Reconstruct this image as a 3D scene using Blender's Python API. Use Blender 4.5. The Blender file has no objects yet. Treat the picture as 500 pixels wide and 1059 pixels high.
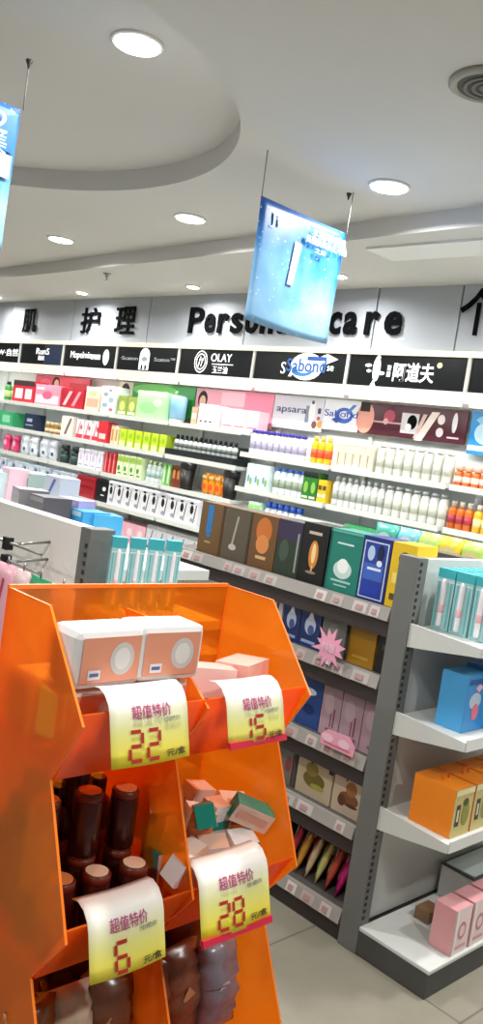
import bpy, bmesh, math, random
from mathutils import Matrix, Vector
random.seed(7)
S = bpy.context.scene
COL = S.collection
# ------------------------------------------------------------------ camera
F = 893.18; EYE = 1.65
AX = Vector((0.67846533, 0.15627419, -0.71781835))     # world x seen from the camera (right, down, forward)
AY = Vector((0.71989318, 0.05331748, 0.692034))        # world y
AD = Vector((-0.14641932, 0.98627361, 0.07632666))     # world down
cam = bpy.data.objects.new('camera', bpy.data.cameras.new('camera')); COL.objects.link(cam)
cam.data.sensor_fit = 'VERTICAL'; cam.data.sensor_height = 24.0; cam.data.lens = F / 1059 * 24.0
cam.data.clip_start = 0.05; cam.data.clip_end = 60
right = Vector((AX[0], AY[0], -AD[0])); down = Vector((AX[1], AY[1], -AD[1])); fwd = Vector((AX[2], AY[2], -AD[2]))
R = Matrix((right, -down, -fwd)).transposed()
cam.matrix_world = Matrix.Translation((0, 0, EYE)) @ R.to_4x4()
S.camera = cam
# ------------------------------------------------------------------ world and exposure
W = bpy.data.worlds.new('store_ambient'); S.world = W; W.use_nodes = True
W.node_tree.nodes['Background'].inputs[0].default_value = (0.93, 0.97, 1.0, 1)
W.node_tree.nodes['Background'].inputs[1].default_value = 0.13
S.view_settings.view_transform = 'Standard'; S.view_settings.look = 'None'
S.view_settings.exposure = -0.30; S.view_settings.gamma = 1.0; S.view_settings.use_curve_mapping = False
DOWNLIGHT_W = 34.0; SHELF_STRIP_W = 2.3

# ------------------------------------------------------------------ helpers
def xu(u, y, z):            # x on the line (y, z) that stands at column u
    c = AY * y - AD * (z - EYE); k = u - 250
    return -(k * c[2] - F * c[0]) / (k * AX[2] - F * AX[0])
def yu(u, x, z):
    c = AX * x - AD * (z - EYE); k = u - 250
    return -(k * c[2] - F * c[0]) / (k * AY[2] - F * AY[0])

MATS = {}
def srgb(c):
    if isinstance(c, str):
        c = [int(c[i:i+2], 16) / 255 for i in (0, 2, 4)]
    return tuple(((v / 12.92) if v <= .04045 else ((v + .055) / 1.055) ** 2.4) for v in c) + (1,)
def mat(col, rough=.5, metal=0, emit=0, alpha=1, spec=.5, noise=0, nscale=20):
    key = (col, rough, metal, emit, alpha, spec, noise, nscale)
    if key in MATS: return MATS[key]
    m = bpy.data.materials.new('paint_' + str(col)); m.use_nodes = True
    nt = m.node_tree; b = nt.nodes['Principled BSDF']
    c = srgb(col)
    b.inputs['Base Color'].default_value = c
    b.inputs['Roughness'].default_value = rough; b.inputs['Metallic'].default_value = metal
    b.inputs['Specular IOR Level'].default_value = spec
    if emit:
        b.inputs['Emission Color'].default_value = c; b.inputs['Emission Strength'].default_value = emit
    if alpha < 1: b.inputs['Alpha'].default_value = alpha
    if noise:
        n = nt.nodes.new('ShaderNodeTexNoise'); n.inputs['Scale'].default_value = nscale; n.inputs['Detail'].default_value = 5
        tc = nt.nodes.new('ShaderNodeTexCoord'); nt.links.new(tc.outputs['Object'], n.inputs['Vector'])
        r = nt.nodes.new('ShaderNodeMapRange'); r.inputs[3].default_value = 1 - noise; r.inputs[4].default_value = 1 + noise
        nt.links.new(n.outputs[0], r.inputs[0])
        x = nt.nodes.new('ShaderNodeMix'); x.data_type = 'RGBA'; x.blend_type = 'MULTIPLY'; x.inputs[0].default_value = 1
        x.inputs[6].default_value = c; nt.links.new(r.outputs[0], x.inputs[7])
        nt.links.new(x.outputs[2], b.inputs['Base Color'])
    MATS[key] = m
    return m
def acrylic(name, tint, body, clear):
    m = bpy.data.materials.new(name); m.use_nodes = True; nt = m.node_tree; nt.nodes.clear()
    out = nt.nodes.new('ShaderNodeOutputMaterial')
    tr = nt.nodes.new('ShaderNodeBsdfTransparent'); tr.inputs[0].default_value = srgb(tint)
    df = nt.nodes.new('ShaderNodeBsdfDiffuse'); df.inputs[0].default_value = srgb(body)
    tl = nt.nodes.new('ShaderNodeBsdfTranslucent'); tl.inputs[0].default_value = srgb(body)
    gl = nt.nodes.new('ShaderNodeBsdfGlossy'); gl.inputs['Roughness'].default_value = .15
    a = nt.nodes.new('ShaderNodeMixShader'); a.inputs[0].default_value = .6
    b = nt.nodes.new('ShaderNodeMixShader'); b.inputs[0].default_value = clear
    c = nt.nodes.new('ShaderNodeMixShader'); c.inputs[0].default_value = .05
    L = nt.links.new
    L(df.outputs[0], a.inputs[1]); L(tl.outputs[0], a.inputs[2]); L(a.outputs[0], b.inputs[1]); L(tr.outputs[0], b.inputs[2])
    L(b.outputs[0], c.inputs[1]); L(gl.outputs[0], c.inputs[2]); L(c.outputs[0], out.inputs[0])
    return m

class MB:
    def __init__(s): s.bm = bmesh.new(); s.m = []
    def mi(s, m):
        if m not in s.m: s.m.append(m)
        return s.m.index(m)
    def box(s, x0, x1, y0, y1, z0, z1, m, bev=0):
        v = [s.bm.verts.new((x, y, z)) for x in (x0, x1) for y in (y0, y1) for z in (z0, z1)]
        fs = []
        for q in ((0,1,3,2), (4,6,7,5), (0,4,5,1), (2,3,7,6), (0,2,6,4), (1,5,7,3)):
            f = s.bm.faces.new([v[i] for i in q]); f.material_index = s.mi(m); fs.append(f)
        if bev:
            es = list({e for f in fs for e in f.edges})
            r = bmesh.ops.bevel(s.bm, geom=es, offset=bev, segments=2, affect='EDGES', profile=.6)
            for f in r['faces']: f.material_index = s.mi(m)
        return s
    def poly(s, pts, m):
        f = s.bm.faces.new([s.bm.verts.new(p) for p in pts]); f.material_index = s.mi(m); return s
    def prism(s, pts, vec, m, msides=None):         # polygon (3D points) extruded along vec
        a = [s.bm.verts.new(p) for p in pts]; b = [s.bm.verts.new(Vector(p) + Vector(vec)) for p in pts]
        f = s.bm.faces.new(a); f.material_index = s.mi(m)
        f = s.bm.faces.new(b[::-1]); f.material_index = s.mi(m)
        for i in range(len(a)):
            j = (i + 1) % len(a)
            f = s.bm.faces.new((a[j], a[i], b[i], b[j])); f.material_index = s.mi(msides or m)
        return s
    def lathe(s, prof, m, n=16, c=(0, 0, 0), sx=1, sy=1, axis='z'):   # prof [(r, z)]
        rings = []
        for r, z in prof:
            ring = []
            for k in range(n):
                a = 2 * math.pi * k / n
                p = (r * math.cos(a) * sx, r * math.sin(a) * sy, z)
                if axis == 'y': p = (p[0], z, p[1])
                if axis == 'x': p = (z, p[0], p[1])
                ring.append(s.bm.verts.new((c[0] + p[0], c[1] + p[1], c[2] + p[2])))
            rings.append(ring)
        for a, b in zip(rings, rings[1:]):
            for k in range(n):
                f = s.bm.faces.new((a[k], a[(k+1) % n], b[(k+1) % n], b[k])); f.material_index = s.mi(m); f.smooth = True
        f = s.bm.faces.new(rings[0][::-1]); f.material_index = s.mi(m)
        f = s.bm.faces.new(rings[-1]); f.material_index = s.mi(m)
        return s
    def tube(s, pts, r, m, n=8):
        pts = [Vector(p) for p in pts]; rings = []
        for i, p in enumerate(pts):
            t = (pts[min(i+1, len(pts)-1)] - pts[max(i-1, 0)]).normalized()
            a = t.orthogonal().normalized(); b = t.cross(a)
            if rings: 
                a = (pa - t * pa.dot(t)).normalized(); b = t.cross(a)
            pa = a
            rings.append([s.bm.verts.new(p + (a * math.cos(2*math.pi*k/n) + b * math.sin(2*math.pi*k/n)) * r) for k in range(n)])
        for a, b in zip(rings, rings[1:]):
            for k in range(n):
                f = s.bm.faces.new((a[k], a[(k+1) % n], b[(k+1) % n], b[k])); f.material_index = s.mi(m); f.smooth = True
        f = s.bm.faces.new(rings[0][::-1]); f.material_index = s.mi(m); f = s.bm.faces.new(rings[-1]); f.material_index = s.mi(m)
        return s
    def deco(s, items, w, h, y, eps=.0008):     # flat print on the front face (y = const plane facing -y); fractions of w, h
        for k, it in enumerate(items):
            kind, cx, cz, dw, dh, m = it[:6]; yy = y - eps * (1 + .35 * k)
            cx, cz, a, b = cx * w, cz * h, dw * w / 2, dh * h / 2
            if kind == 'r': P = [(cx-a, cz-b), (cx+a, cz-b), (cx+a, cz+b), (cx-a, cz+b)]
            elif kind == 'e': P = [(cx + a*math.cos(t*math.pi/10), cz + b*math.sin(t*math.pi/10)) for t in range(20)]
            elif kind == 'd': P = [(cx-a, cz), (cx, cz-b), (cx+a, cz), (cx, cz+b)]
            elif kind == 't': P = [(cx-a, cz-b), (cx+a, cz-b), (cx, cz+b)]
            elif kind == 's':    # leaning stroke
                P = [(cx-a, cz-b), (cx-a+dw*w*.35, cz-b), (cx+a, cz+b), (cx+a-dw*w*.35, cz+b)]
            s.poly([(p[0], yy, p[1]) for p in P], m)
        return s
    def build(s, name, parent=None, loc=(0, 0, 0), rz=0, smooth=False, kind=None):
        me = bpy.data.meshes.new(name)
        bmesh.ops.recalc_face_normals(s.bm, faces=s.bm.faces)
        s.bm.to_mesh(me); s.bm.free()
        for m in s.m: me.materials.append(m)
        o = bpy.data.objects.new(name, me); COL.objects.link(o)
        o.location = loc; o.rotation_euler[2] = rz
        if parent: o.parent = parent
        if kind: o['kind'] = kind
        return o
def tag(o, label, cat, group=None):
    o['label'] = label; o['category'] = cat
    if group: o['group'] = group
    return o
def thing(name, label, cat, loc=(0, 0, 0), rz=0, group=None):
    o = bpy.data.objects.new(name, None); o.empty_display_size = .05; COL.objects.link(o)
    o.location = loc; o.rotation_euler[2] = rz
    return tag(o, label, cat, group)
def dup(root, loc, rz=None, label=None):
    def cp(o, par):
        c = o.copy(); COL.objects.link(c); c.parent = par
        for ch in list(o.children): cp(ch, c)
        return c
    r = cp(root, None); r.location = loc
    if rz is not None: r.rotation_euler[2] = rz
    if label: r['label'] = label
    return r
def text(name, s, h, m, loc, rot=(math.pi/2, 0, 0), parent=None, width=None, thick=.001, bold=0, shear=0, capn=.7):
    c = bpy.data.curves.new('lettering', 'FONT'); c.body = s; c.size = h / capn; c.extrude = thick; c.align_x = 'CENTER'; c.align_y = 'CENTER'
    c.offset = bold; c.shear = shear; c.resolution_u = 3
    o = bpy.data.objects.new('lettering', c); COL.objects.link(o)
    bpy.context.view_layer.update()
    me = bpy.data.meshes.new_from_object(o.evaluated_get(bpy.context.evaluated_depsgraph_get()))
    bpy.data.objects.remove(o)
    xs = [v.co.x for v in me.vertices]; ys = [v.co.y for v in me.vertices]
    if xs:
        cx, cy = (max(xs) + min(xs)) / 2, (max(ys) + min(ys)) / 2
        sx = (width / (max(xs) - min(xs))) if width else 1; sy = h / (max(ys) - min(ys)) if capn == 0.7001 else 1
        for v in me.vertices: v.co.x = (v.co.x - cx) * sx; v.co.y = (v.co.y - cy) * sy
    me.materials.clear(); me.materials.append(m)
    o = bpy.data.objects.new(name, me); COL.objects.link(o); o.location = loc; o.rotation_euler = rot
    if parent: o.parent = parent
    return o

# ------------------------------------------------------------------ common materials
WHITE = mat('eeeeec', .5); OFFW = mat('dcdedc', .55); CEIL = mat('dbdad8', .9, spec=.1, noise=.02, nscale=3)
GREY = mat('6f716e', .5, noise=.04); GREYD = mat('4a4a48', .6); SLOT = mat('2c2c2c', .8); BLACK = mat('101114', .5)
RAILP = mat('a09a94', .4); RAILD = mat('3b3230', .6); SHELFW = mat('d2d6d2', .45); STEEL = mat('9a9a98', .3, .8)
INK = mat('0b0c0f', .9, spec=.1)

# ------------------------------------------------------------------ floor
m = bpy.data.materials.new('floor_tile'); m.use_nodes = True; nt = m.node_tree; b = nt.nodes['Principled BSDF']
tc = nt.nodes.new('ShaderNodeTexCoord'); br = nt.nodes.new('ShaderNodeTexBrick'); br.offset = 0
br.inputs['Scale'].default_value = 1.0; br.inputs['Mortar Size'].default_value = .004
br.inputs['Brick Width'].default_value = .6; br.inputs['Row Height'].default_value = .6
br.inputs['Color1'].default_value = srgb('928d7e'); br.inputs['Color2'].default_value = srgb('8e897b'); br.inputs['Mortar'].default_value = srgb('6e6a60')
nt.links.new(tc.outputs['Object'], br.inputs['Vector'])
no = nt.nodes.new('ShaderNodeTexNoise'); no.inputs['Scale'].default_value = 9; no.inputs['Detail'].default_value = 6
mr = nt.nodes.new('ShaderNodeMapRange'); mr.inputs[3].default_value = .88; mr.inputs[4].default_value = 1.1
nt.links.new(tc.outputs['Object'], no.inputs['Vector']); nt.links.new(no.outputs[0], mr.inputs[0])
mx = nt.nodes.new('ShaderNodeMix'); mx.data_type = 'RGBA'; mx.blend_type = 'MULTIPLY'; mx.inputs[0].default_value = 1
nt.links.new(br.outputs[0], mx.inputs[6]); nt.links.new(mr.outputs[0], mx.inputs[7]); nt.links.new(mx.outputs[2], b.inputs['Base Color'])
b.inputs['Roughness'].default_value = .35
MB().box(-14, 3, -3, 4.7, -.1, 0, m).build('floor', kind='structure')

# ------------------------------------------------------------------ ceiling with a round recess, and the lower soffit by the wall
def edge_y(x): return 3.235 - .044 * x
CX, CY, CR, ZM, ZR, ZS = -3.54, 1.2, 1.374, 2.85, 2.95, 2.76
mb = MB()
def rect_hit(a):
    dx, dy = math.cos(a), math.sin(a); ts = []
    if dx > 1e-9: ts.append((3 - CX) / dx)
    if dx < -1e-9: ts.append((-14 - CX) / dx)
    if dy < -1e-9: ts.append((-3 - CY) / dy)
    k = dy + .044 * dx                       # edge line y = 3.235 - .044 x
    if k > 1e-9: ts.append((3.235 - .044 * CX - CY) / k)
    t = min(ts); return (CX + dx * t, CY + dy * t)
angs = [2 * math.pi * k / 96 for k in range(96)]
for c in ((3, edge_y(3)), (-14, edge_y(-14)), (-14, -3), (3, -3)):
    angs.append(math.atan2(c[1] - CY, c[0] - CX) % (2 * math.pi))
angs = sorted(angs)
for a, b_ in zip(angs, angs[1:] + [angs[0]]):
    c0 = (CX + CR*math.cos(a), CY + CR*math.sin(a)); c1 = (CX + CR*math.cos(b_), CY + CR*math.sin(b_))
    r0, r1 = rect_hit(a), rect_hit(b_)
    mb.poly([(*c0, ZM), (*c1, ZM), (*r1, ZM), (*r0, ZM)], CEIL)
    f = mb.poly([(*c0, ZM), (*c1, ZM), (*c1, ZR), (*c0, ZR)], CEIL)
    mb.poly([(*c0, ZR), (*c1, ZR), (CX, CY, ZR)], CEIL)
mb.poly([(3, edge_y(3), ZM), (-14, edge_y(-14), ZM), (-14, edge_y(-14), ZS), (3, edge_y(3), ZS)], CEIL)
mb.poly([(3, edge_y(3), ZS), (-14, edge_y(-14), ZS), (-14, 4.7, ZS), (3, 4.7, ZS)], CEIL)
mb.build('ceiling', kind='structure')
MB().box(-14, 3, 4.7, 4.8, 0, 2.9, OFFW).build('wall_back', kind='structure')
MB().box(-14.1, -14, -3, 4.8, 0, 2.95, OFFW).build('wall_left', kind='structure')
# sign fascia, its joints
FASC = mat('bcc2cc', .6, noise=.02, nscale=2)
mb = MB()
seams = [-14, -8.3, -7.12, -5.94, -4.75, -3.55, -2.93, -1.75, 3]
for a, b_ in zip(seams, seams[1:]): mb.box(a + .006, b_ - .006, 4.34, 4.40, 2.37, ZS, FASC)
mb.box(-14, 3, 4.36, 4.69, 2.37, ZS, mat('777a80', .8))
mb.build('wall_sign_fascia', kind='structure')
MB().box(-3.0, -.6, 3.50, 3.74, ZS - .012, ZS, mat('f2f4f4', .5)).build('soffit_bright_strip', kind='structure')  # thin white strip added to give the brighter band on the soffit

# ------------------------------------------------------------------ ceiling lights
LAMP = mat('ffffff', .5, emit=14)
def downlight(x, y, z, r, label, group, power=DOWNLIGHT_W):
    t = thing('ceiling_light', label, 'light', (x, y, z), 0, group)
    MB().lathe([(r*1.18, 0), (r*1.18, -.006), (r*1.02, -.010), (r*1.0, -.004)], WHITE, 28).build('trim_ring', t)
    MB().lathe([(r, -.0045), (r, -.0125), (r*.9, -.014)], LAMP, 28).build('lamp_disc', t)
    l = bpy.data.lights.new('downlight', 'AREA'); l.shape = 'DISK'; l.size = r * 2; l.energy = power; l.color = (1, .985, .96)
    o = bpy.data.objects.new('lamp_glow', l); COL.objects.link(o); o.location = (0, 0, -.02); o.parent = t
    l.spread = math.radians(165)
    return t
downlight(-2.60, 1.694, ZR, .078, 'large bright round downlight inside the circular ceiling recess', None)
downlight(-2.466, 2.969, ZM, .078, 'round downlight in the main ceiling to the right of the blue hanging poster', None)
downlight(-3.876, 3.015, ZM, .078, 'round downlight in the ceiling left of the blue hanging poster, below the recess edge', None)
downlight(-5.324, 3.071, ZM, .078, 'leftmost round downlight in front of the dark ceiling step', None)
downlight(-3.60, 4.0, ZS, .045, 'small downlight above the sign wall at the edge of the blue poster', None, 7)
downlight(-5.097, 4.08, ZS, .045, 'small downlight in the soffit above the word Personal', None, 7)
downlight(-6.635, 4.1, ZS, .045, 'small downlight in the soffit above the second Chinese character', None, 7)
for k, (x, y) in enumerate(((-1.05, 2.97), (.4, 2.95), (-1.0, .5), (.8, 1.2), (-4.9, -.4), (-6.9, 1.6), (-7.0, 3.1), (-8.6, 3.1), (-.2, -1.5), (-3.0, -1.5))):
    downlight(x, y, ZM, .078, 'round ceiling downlight ' + ['right of the picture near the wall', 'far right near the wall', 'above the orange stand', 'above the right aisle', 'left of the recess behind the viewer', 'in the far left aisle', 'leftmost but one near the wall', 'leftmost near the wall', 'behind the viewer', 'behind the viewer to the left'][k], 'ceiling lights of the rest of the store')
for k, x in enumerate((-2.1, -.6, -8.2)): downlight(x, 4.1, ZS, .045, 'small soffit downlight over the wall shelves ' + ['just right of the picture', 'farthest right', 'at the far left'][k], 'other small soffit downlights', 7)

# round ceiling speaker at the right edge
t = thing('ceiling_speaker', 'round grey ceiling grille at the right edge of the ceiling', 'speaker', (-1.58, 2.30, ZM))
MB().lathe([(.125, 0), (.125, -.01), (.105, -.018), (.1, -.012)], mat('a8a69c', .5), 32).build('outer_ring', t)
mb = MB()
for r in (.03, .055, .08): mb.lathe([(r, -.012), (r, -.018), (r-.012, -.018), (r-.012, -.012)], mat('6e6e68', .6), 24)
mb.lathe([(.098, -.0125), (.098, -.0135)], mat('5a5a55', .8), 24); mb.build('grille', t)
# sprinkler head at the soffit
t = thing('sprinkler', 'small chrome sprinkler head at the dark ceiling step', 'sprinkler', (-5.55, 3.62, ZS))
MB().lathe([(.03, 0), (.03, -.006), (.012, -.01), (.012, -.03)], STEEL, 16).build('escutcheon', t)
MB().lathe([(.004, -.03), (.004, -.05), (.022, -.052), (.022, -.055)], STEEL, 12).build('deflector', t)

# ------------------------------------------------------------------ sign letters
def letter(ch, u0, u1, h, lab, cjk=False, zc=2.535):
    x0, x1 = xu(u0, 4.325, zc), xu(u1, 4.325, zc)
    o = text('sign_letter', ch, h, INK, ((x0 + x1) / 2, 4.325, zc), width=x1 - x0, thick=.005, bold=.004 if cjk else .006, capn=.7001)
    tag(o, lab, 'letter')
for ch, u0, u1, n in (('肌', 24, 38, 'first Chinese character 肌'), ('护', 84, 103, 'Chinese character 护 in the middle'), ('理', 119.5, 140, 'Chinese character 理 before the English words')):
    letter(ch, u0, u1, .235, 'black raised ' + n + ' on the pale sign wall', True, 2.56)
letter('个', 476, 515, .27, 'large black Chinese character 个 cut off at the right edge of the sign wall', True, 2.60)
for ch, u0, u1, h, n in (('P', 196, 211, .2, 'capital P starting the word Personal'), ('e', 212, 222.5, .15, 'letter e second in Personal'), ('r', 225.5, 236, .15, 'letter r third in Personal'),
        ('s', 239, 251, .15, 'letter s fourth in Personal'), ('o', 254, 267, .15, 'letter o fifth in Personal'), ('n', 270, 283, .15, 'letter n half hidden by the blue poster'),
        ('a', 287, 300, .15, 'letter a behind the blue poster'), ('l', 303, 308, .2, 'letter l behind the blue poster'),
        ('c', 341, 353, .15, 'letter c starting the word care'), ('a', 356, 370, .15, 'letter a in the word care'), ('r', 378, 392, .15, 'letter r in the word care'), ('e', 398, 416, .15, 'last letter e in the word care')):
    letter(ch, u0, u1, h, 'black raised ' + n + ' on the sign wall', False, 2.535 + (h - .15) / 2)

# ------------------------------------------------------------------ wall shelving and light boxes
DIV = [-9.7, -8.83, -7.96, -7.15, -6.28, -5.43, -4.57, -3.69, -2.79, -1.92, -1.05]
STRIP = mat('fffbe8', .5, emit=1.6)
BLACKBOX = mat('15191b', .25, noise=.3, nscale=4)
TXT = mat('ffffff', .5, emit=1.0)
for i, (a, b_) in enumerate(zip(DIV, DIV[1:])):
    w = b_ - a; leftside = b_ < -4.5
    bay = ['at the far left beyond the photograph', 'cut by the left edge', 'with the red header card', 'with white and red cartons', 'with yellow green cartons', 'with the pink header card', 'with the pale grey header card', 'with the maroon header card', 'with the bright blue header card', 'at the far right beyond the photograph'][i]
    u = thing('shelving_bay', 'white wall shelving bay ' + bay, 'shelving', (a, 4.3, 0))
    MB().box(0, w, .36, .39, .02, 2.14, mat('dfe5e3', .5)).build('back_panel', u)
    MB().box(0, .03, .335, .36, .10, 2.07, OFFW).build('upright', u)
    MB().box(0, w, -.05, .36, .0, .10, OFFW).build('base', u)
    for z in ((1.75, 1.49, 1.24, .98, .7, .42) if leftside else (1.60, 1.35, 1.08, .75, .42)):
        s = MB().box(.016, w - .016, 0, .36, z - .022, z, SHELFW).build('shelf', u)
        MB().box(.016, w - .016, -.012, .0, z - .03, z + .006, mat('dfe3dd', .3)).build('price_rail', s)
    MB().box(0, w, -.01, .36, 2.07, 2.135, mat('f0ede6', .5)).build('canopy_underside', u)
    MB().box(.03, w - .03, .03, .05, 2.055, 2.07, STRIP).build('light_strip', u)
    l = bpy.data.lights.new('shelf_wash', 'AREA'); l.shape = 'RECTANGLE'; l.size = w - .08; l.size_y = .03; l.energy = SHELF_STRIP_W; l.color = (1, .99, .96)
    o = bpy.data.objects.new('strip_glow', l); COL.objects.link(o); o.location = (w/2, .01, 2.05); o.rotation_euler = (math.radians(14), 0, 0); o.parent = u
    for z in ((1.49, 1.24, .98) if leftside else (1.35, 1.08)):
        zz = z + (.22 if leftside else .205)
        l = bpy.data.lights.new('under_shelf', 'AREA'); l.shape = 'RECTANGLE'; l.size = w - .08; l.size_y = .02; l.energy = SHELF_STRIP_W * .22
        o = bpy.data.objects.new('strip_glow', l); COL.objects.link(o); o.location = (w/2, .03, zz); o.rotation_euler = (math.radians(25), 0, 0); o.parent = u
    q = thing('light_box_sign', 'glossy black light box sign ' + ['at the far left beyond the photograph', 'cut off at the left edge', 'with small white lettering over a dark blue patch', 'with white lettering and a pale oval', 'with a white bottle figure and small lettering', 'with a round ring logo and white lettering', 'with a white and blue emblem', 'with a slim white figure and large white characters', 'cut off at the right edge', 'at the far right beyond the photograph'][i], 'sign', (a, 4.3, 2.1365))
    MB().box(.022, w - .002, .0, .10, .0, .195, BLACKBOX).build('sign_face', q)
    fr = MB(); fr.box(.0, .022, -.012, .1, .0, .195, mat('e8e8e2', .4)); fr.build('divider', q)
    MB().box(0, w - .001, -.02, .1, .195, .228, mat('f4f0d2', .4, emit=.55)).build('top_trim', q)
    if i == 1:
        text('lettering', 'W·自然', .055, TXT, (w*.72, -.003, .10), parent=q, width=.42)
    if i == 2:
        MB().deco([('r', .78, .5, .4, .96, mat('1a2b4a', .4))], w, .195, -.001).build('blue_patch', q)
        text('lettering', 'RunS', .06, TXT, (w*.55, -.004, .125), parent=q, width=.24)
        text('small_lettering', '润丝', .035, TXT, (w*.53, -.004, .06), parent=q, width=.12)
    if i == 3:
        text('lettering', 'Mopeimin', .06, TXT, (w*.36, -.004, .10), parent=q, width=.34)
        text('small_lettering', '曼秀雷敦', .035, TXT, (w*.64, -.004, .095), parent=q, width=.15)
        MB().deco([('e', .82, .5, .11, .72, mat('cfeef0', .4, emit=.7))], w, .195, -.001).build('pale_oval', q)
    if i == 4:
        MB().deco([('e', .48, .66, .16, .62, TXT), ('r', .48, .35, .16, .6, TXT), ('e', .48, .5, .10, .22, mat('aab4b0')), ('r', .45, .16, .03, .2, INK), ('r', .51, .16, .03, .2, INK)], w, .195, -.001).build('white_figure', q)
        text('lettering', '·Scaton', .03, mat('b4b8b8', emit=.3), (w*.23, -.004, .10), parent=q, width=.25)
        text('lettering', 'Scaton™', .03, mat('b4b8b8', emit=.3), (w*.8, -.004, .10), parent=q, width=.27)
    if i == 5:
        mb = MB()
        for r in (.085, .062):
            for k in range(28):
                a0, a1 = 2*math.pi*k/28, 2*math.pi*(k+1)/28
                mb.poly([(w*.33 + rr*math.cos(t)*.9, -.003, .1 + rr*math.sin(t)) for rr, t in ((r, a0), (r, a1), (r-.009, a1), (r-.009, a0))], TXT)
        mb.deco([('s', .31, .52, .035, .4, TXT), ('s', .345, .5, .03, .34, TXT), ('r', .335, .6, .06, .04, TXT)], w, .195, -.001)
        mb.deco([('r', .62, .44, .28, .03, TXT)], w, .195, -.001)
        mb.build('round_logo', q)
        text('lettering', 'OLAY', .06, TXT, (w*.60, -.004, .135), parent=q, width=.23)
        text('small_lettering', '玉兰油', .042, TXT, (w*.60, -.004, .045), parent=q, width=.17)
    if i == 6:
        MB().deco([('e', .60, .52, .34, .95, TXT), ('d', .80, .8, .22, .35, TXT), ('s', .47, .4, .1, .5, TXT), ('e', .56, .34, .22, .34, mat('3e7fc4', emit=.5)), ('e', .58, .42, .16, .26, TXT), ('r', .7, .80, .2, .14, mat('2b58a5', emit=.5))], w, .195, -.001).build('emblem', q)
        text('lettering', 'Sabond', .085, mat('3565ad', emit=.4), (w*.60, -.007, .108), parent=q, width=.36, bold=.002)
        text('small_lettering', 'S', .08, TXT, (w*.36, -.006, .085), parent=q)
        text('small_lettering', 'se', .05, TXT, (w*.85, -.006, .095), parent=q)
    if i == 7:
        MB().deco([('e', .275, .55, .065, .8, TXT), ('d', .28, .92, .04, .2, TXT), ('t', .26, .1, .05, .2, TXT), ('e', .20, .66, .06, .10, TXT), ('e', .21, .48, .04, .10, TXT), ('e', .325, .42, .05, .12, TXT), ('r', .385, .6, .03, .16, TXT), ('r', .385, .4, .03, .16, TXT), ('e', .79, .74, .04, .17, mat('ffe9a8', emit=.9))], w, .195, -.001).build('white_figure', q)
        text('lettering', '阿道夫', .085, TXT, (w*.59, -.004, .095), parent=q, width=.30, bold=.002)

# printed header cards at the back of the top shelves
def poster(u0, u1, z0, z1, label, body, deco, y=4.60):
    x0, x1 = xu(u0, y, (z0+z1)/2), xu(u1, y, (z0+z1)/2); w = x1 - x0
    o = MB().box(0, w, 0, .012, 0, z1 - z0, mat(body, .35)).deco(deco, w, z1 - z0, 0).build('header_card', loc=(x0, y, z0))
    return tag(o, label, 'poster'), w
SKIN = mat('e8b9a0', .6); HAIR = mat('23120f', .6)
poster(36, 92, 1.80, 2.06, 'red header card with a smiling portrait on the top shelf, left end', 'd92a4a', [('r', .5, .1, 1, .2, mat('b91434')), ('e', .4, .74, .14, .5, HAIR), ('e', .41, .70, .09, .36, SKIN), ('e', .2, .7, .2, .4, mat('ef5d78')), ('r', .8, .45, .3, .7, mat('bf1c2e'))])
poster(122, 201, 1.80, 2.06, 'green header card with a portrait behind the pale green boxes', '2f9c4b', [('r', .1, .5, .2, 1, mat('e8e3cf')), ('e', .10, .62, .13, .7, HAIR), ('e', .11, .55, .09, .45, SKIN), ('e', .5, .8, .6, .4, mat('7fcf6e')), ('e', .62, .25, .5, .3, mat('1c7a3a')), ('s', .75, .6, .1, .5, mat('e9f7e4'))])
poster(202, 282, 1.80, 2.06, 'pink header card with a dark haired portrait under the ring logo sign', 'f0a8bc', [('r', .82, .5, .36, 1, mat('ee90aa')), ('r', .5, .75, .3, .4, mat('f7c6d2')), ('e', .10, .66, .13, .55, HAIR), ('e', .10, .60, .085, .38, SKIN), ('s', .3, .3, .06, .5, mat('d7cdd6')), ('r', .42, .3, .02, .5, mat('c5cfd8'))])
o, w = poster(283, 334, 1.82, 2.06, 'pale grey header card with blue lettering and small bottle pictures', 'dfe2ea', [('r', .70, .5, .07, .5, mat('8c93a4')), ('e', .79, .6, .13, .62, mat('f5f6f6')), ('r', .79, .86, .05, .1, mat('4a4a55')), ('r', .93, .62, .06, .16, mat('4b3a4a')), ('e', .93, .4, .06, .12, mat('c95a3a')), ('e', .86, .2, .1, .22, mat('7a4a35')), ('e', .97, .22, .1, .2, mat('ec9a3a'))])
text('lettering', 'apsara', .05, mat('384a7a'), (w*.38, -.004, .13), parent=o, width=.30)
o, w = poster(335, 372, 1.85, 2.06, 'white header card with a blue splash emblem beside the maroon one', 'eceff4', [('e', .58, .5, .5, .52, mat('3c62c0')), ('e', .6, .52, .3, .26, mat('f3f6fb')), ('s', .75, .72, .3, .3, mat('4f7ad2')), ('d', .4, .34, .3, .22, mat('2d4aa5'))])
text('lettering', 'Sabond', .045, mat('2e4fae'), (w*.5, -.005, .115), parent=o, width=.3)
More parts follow.
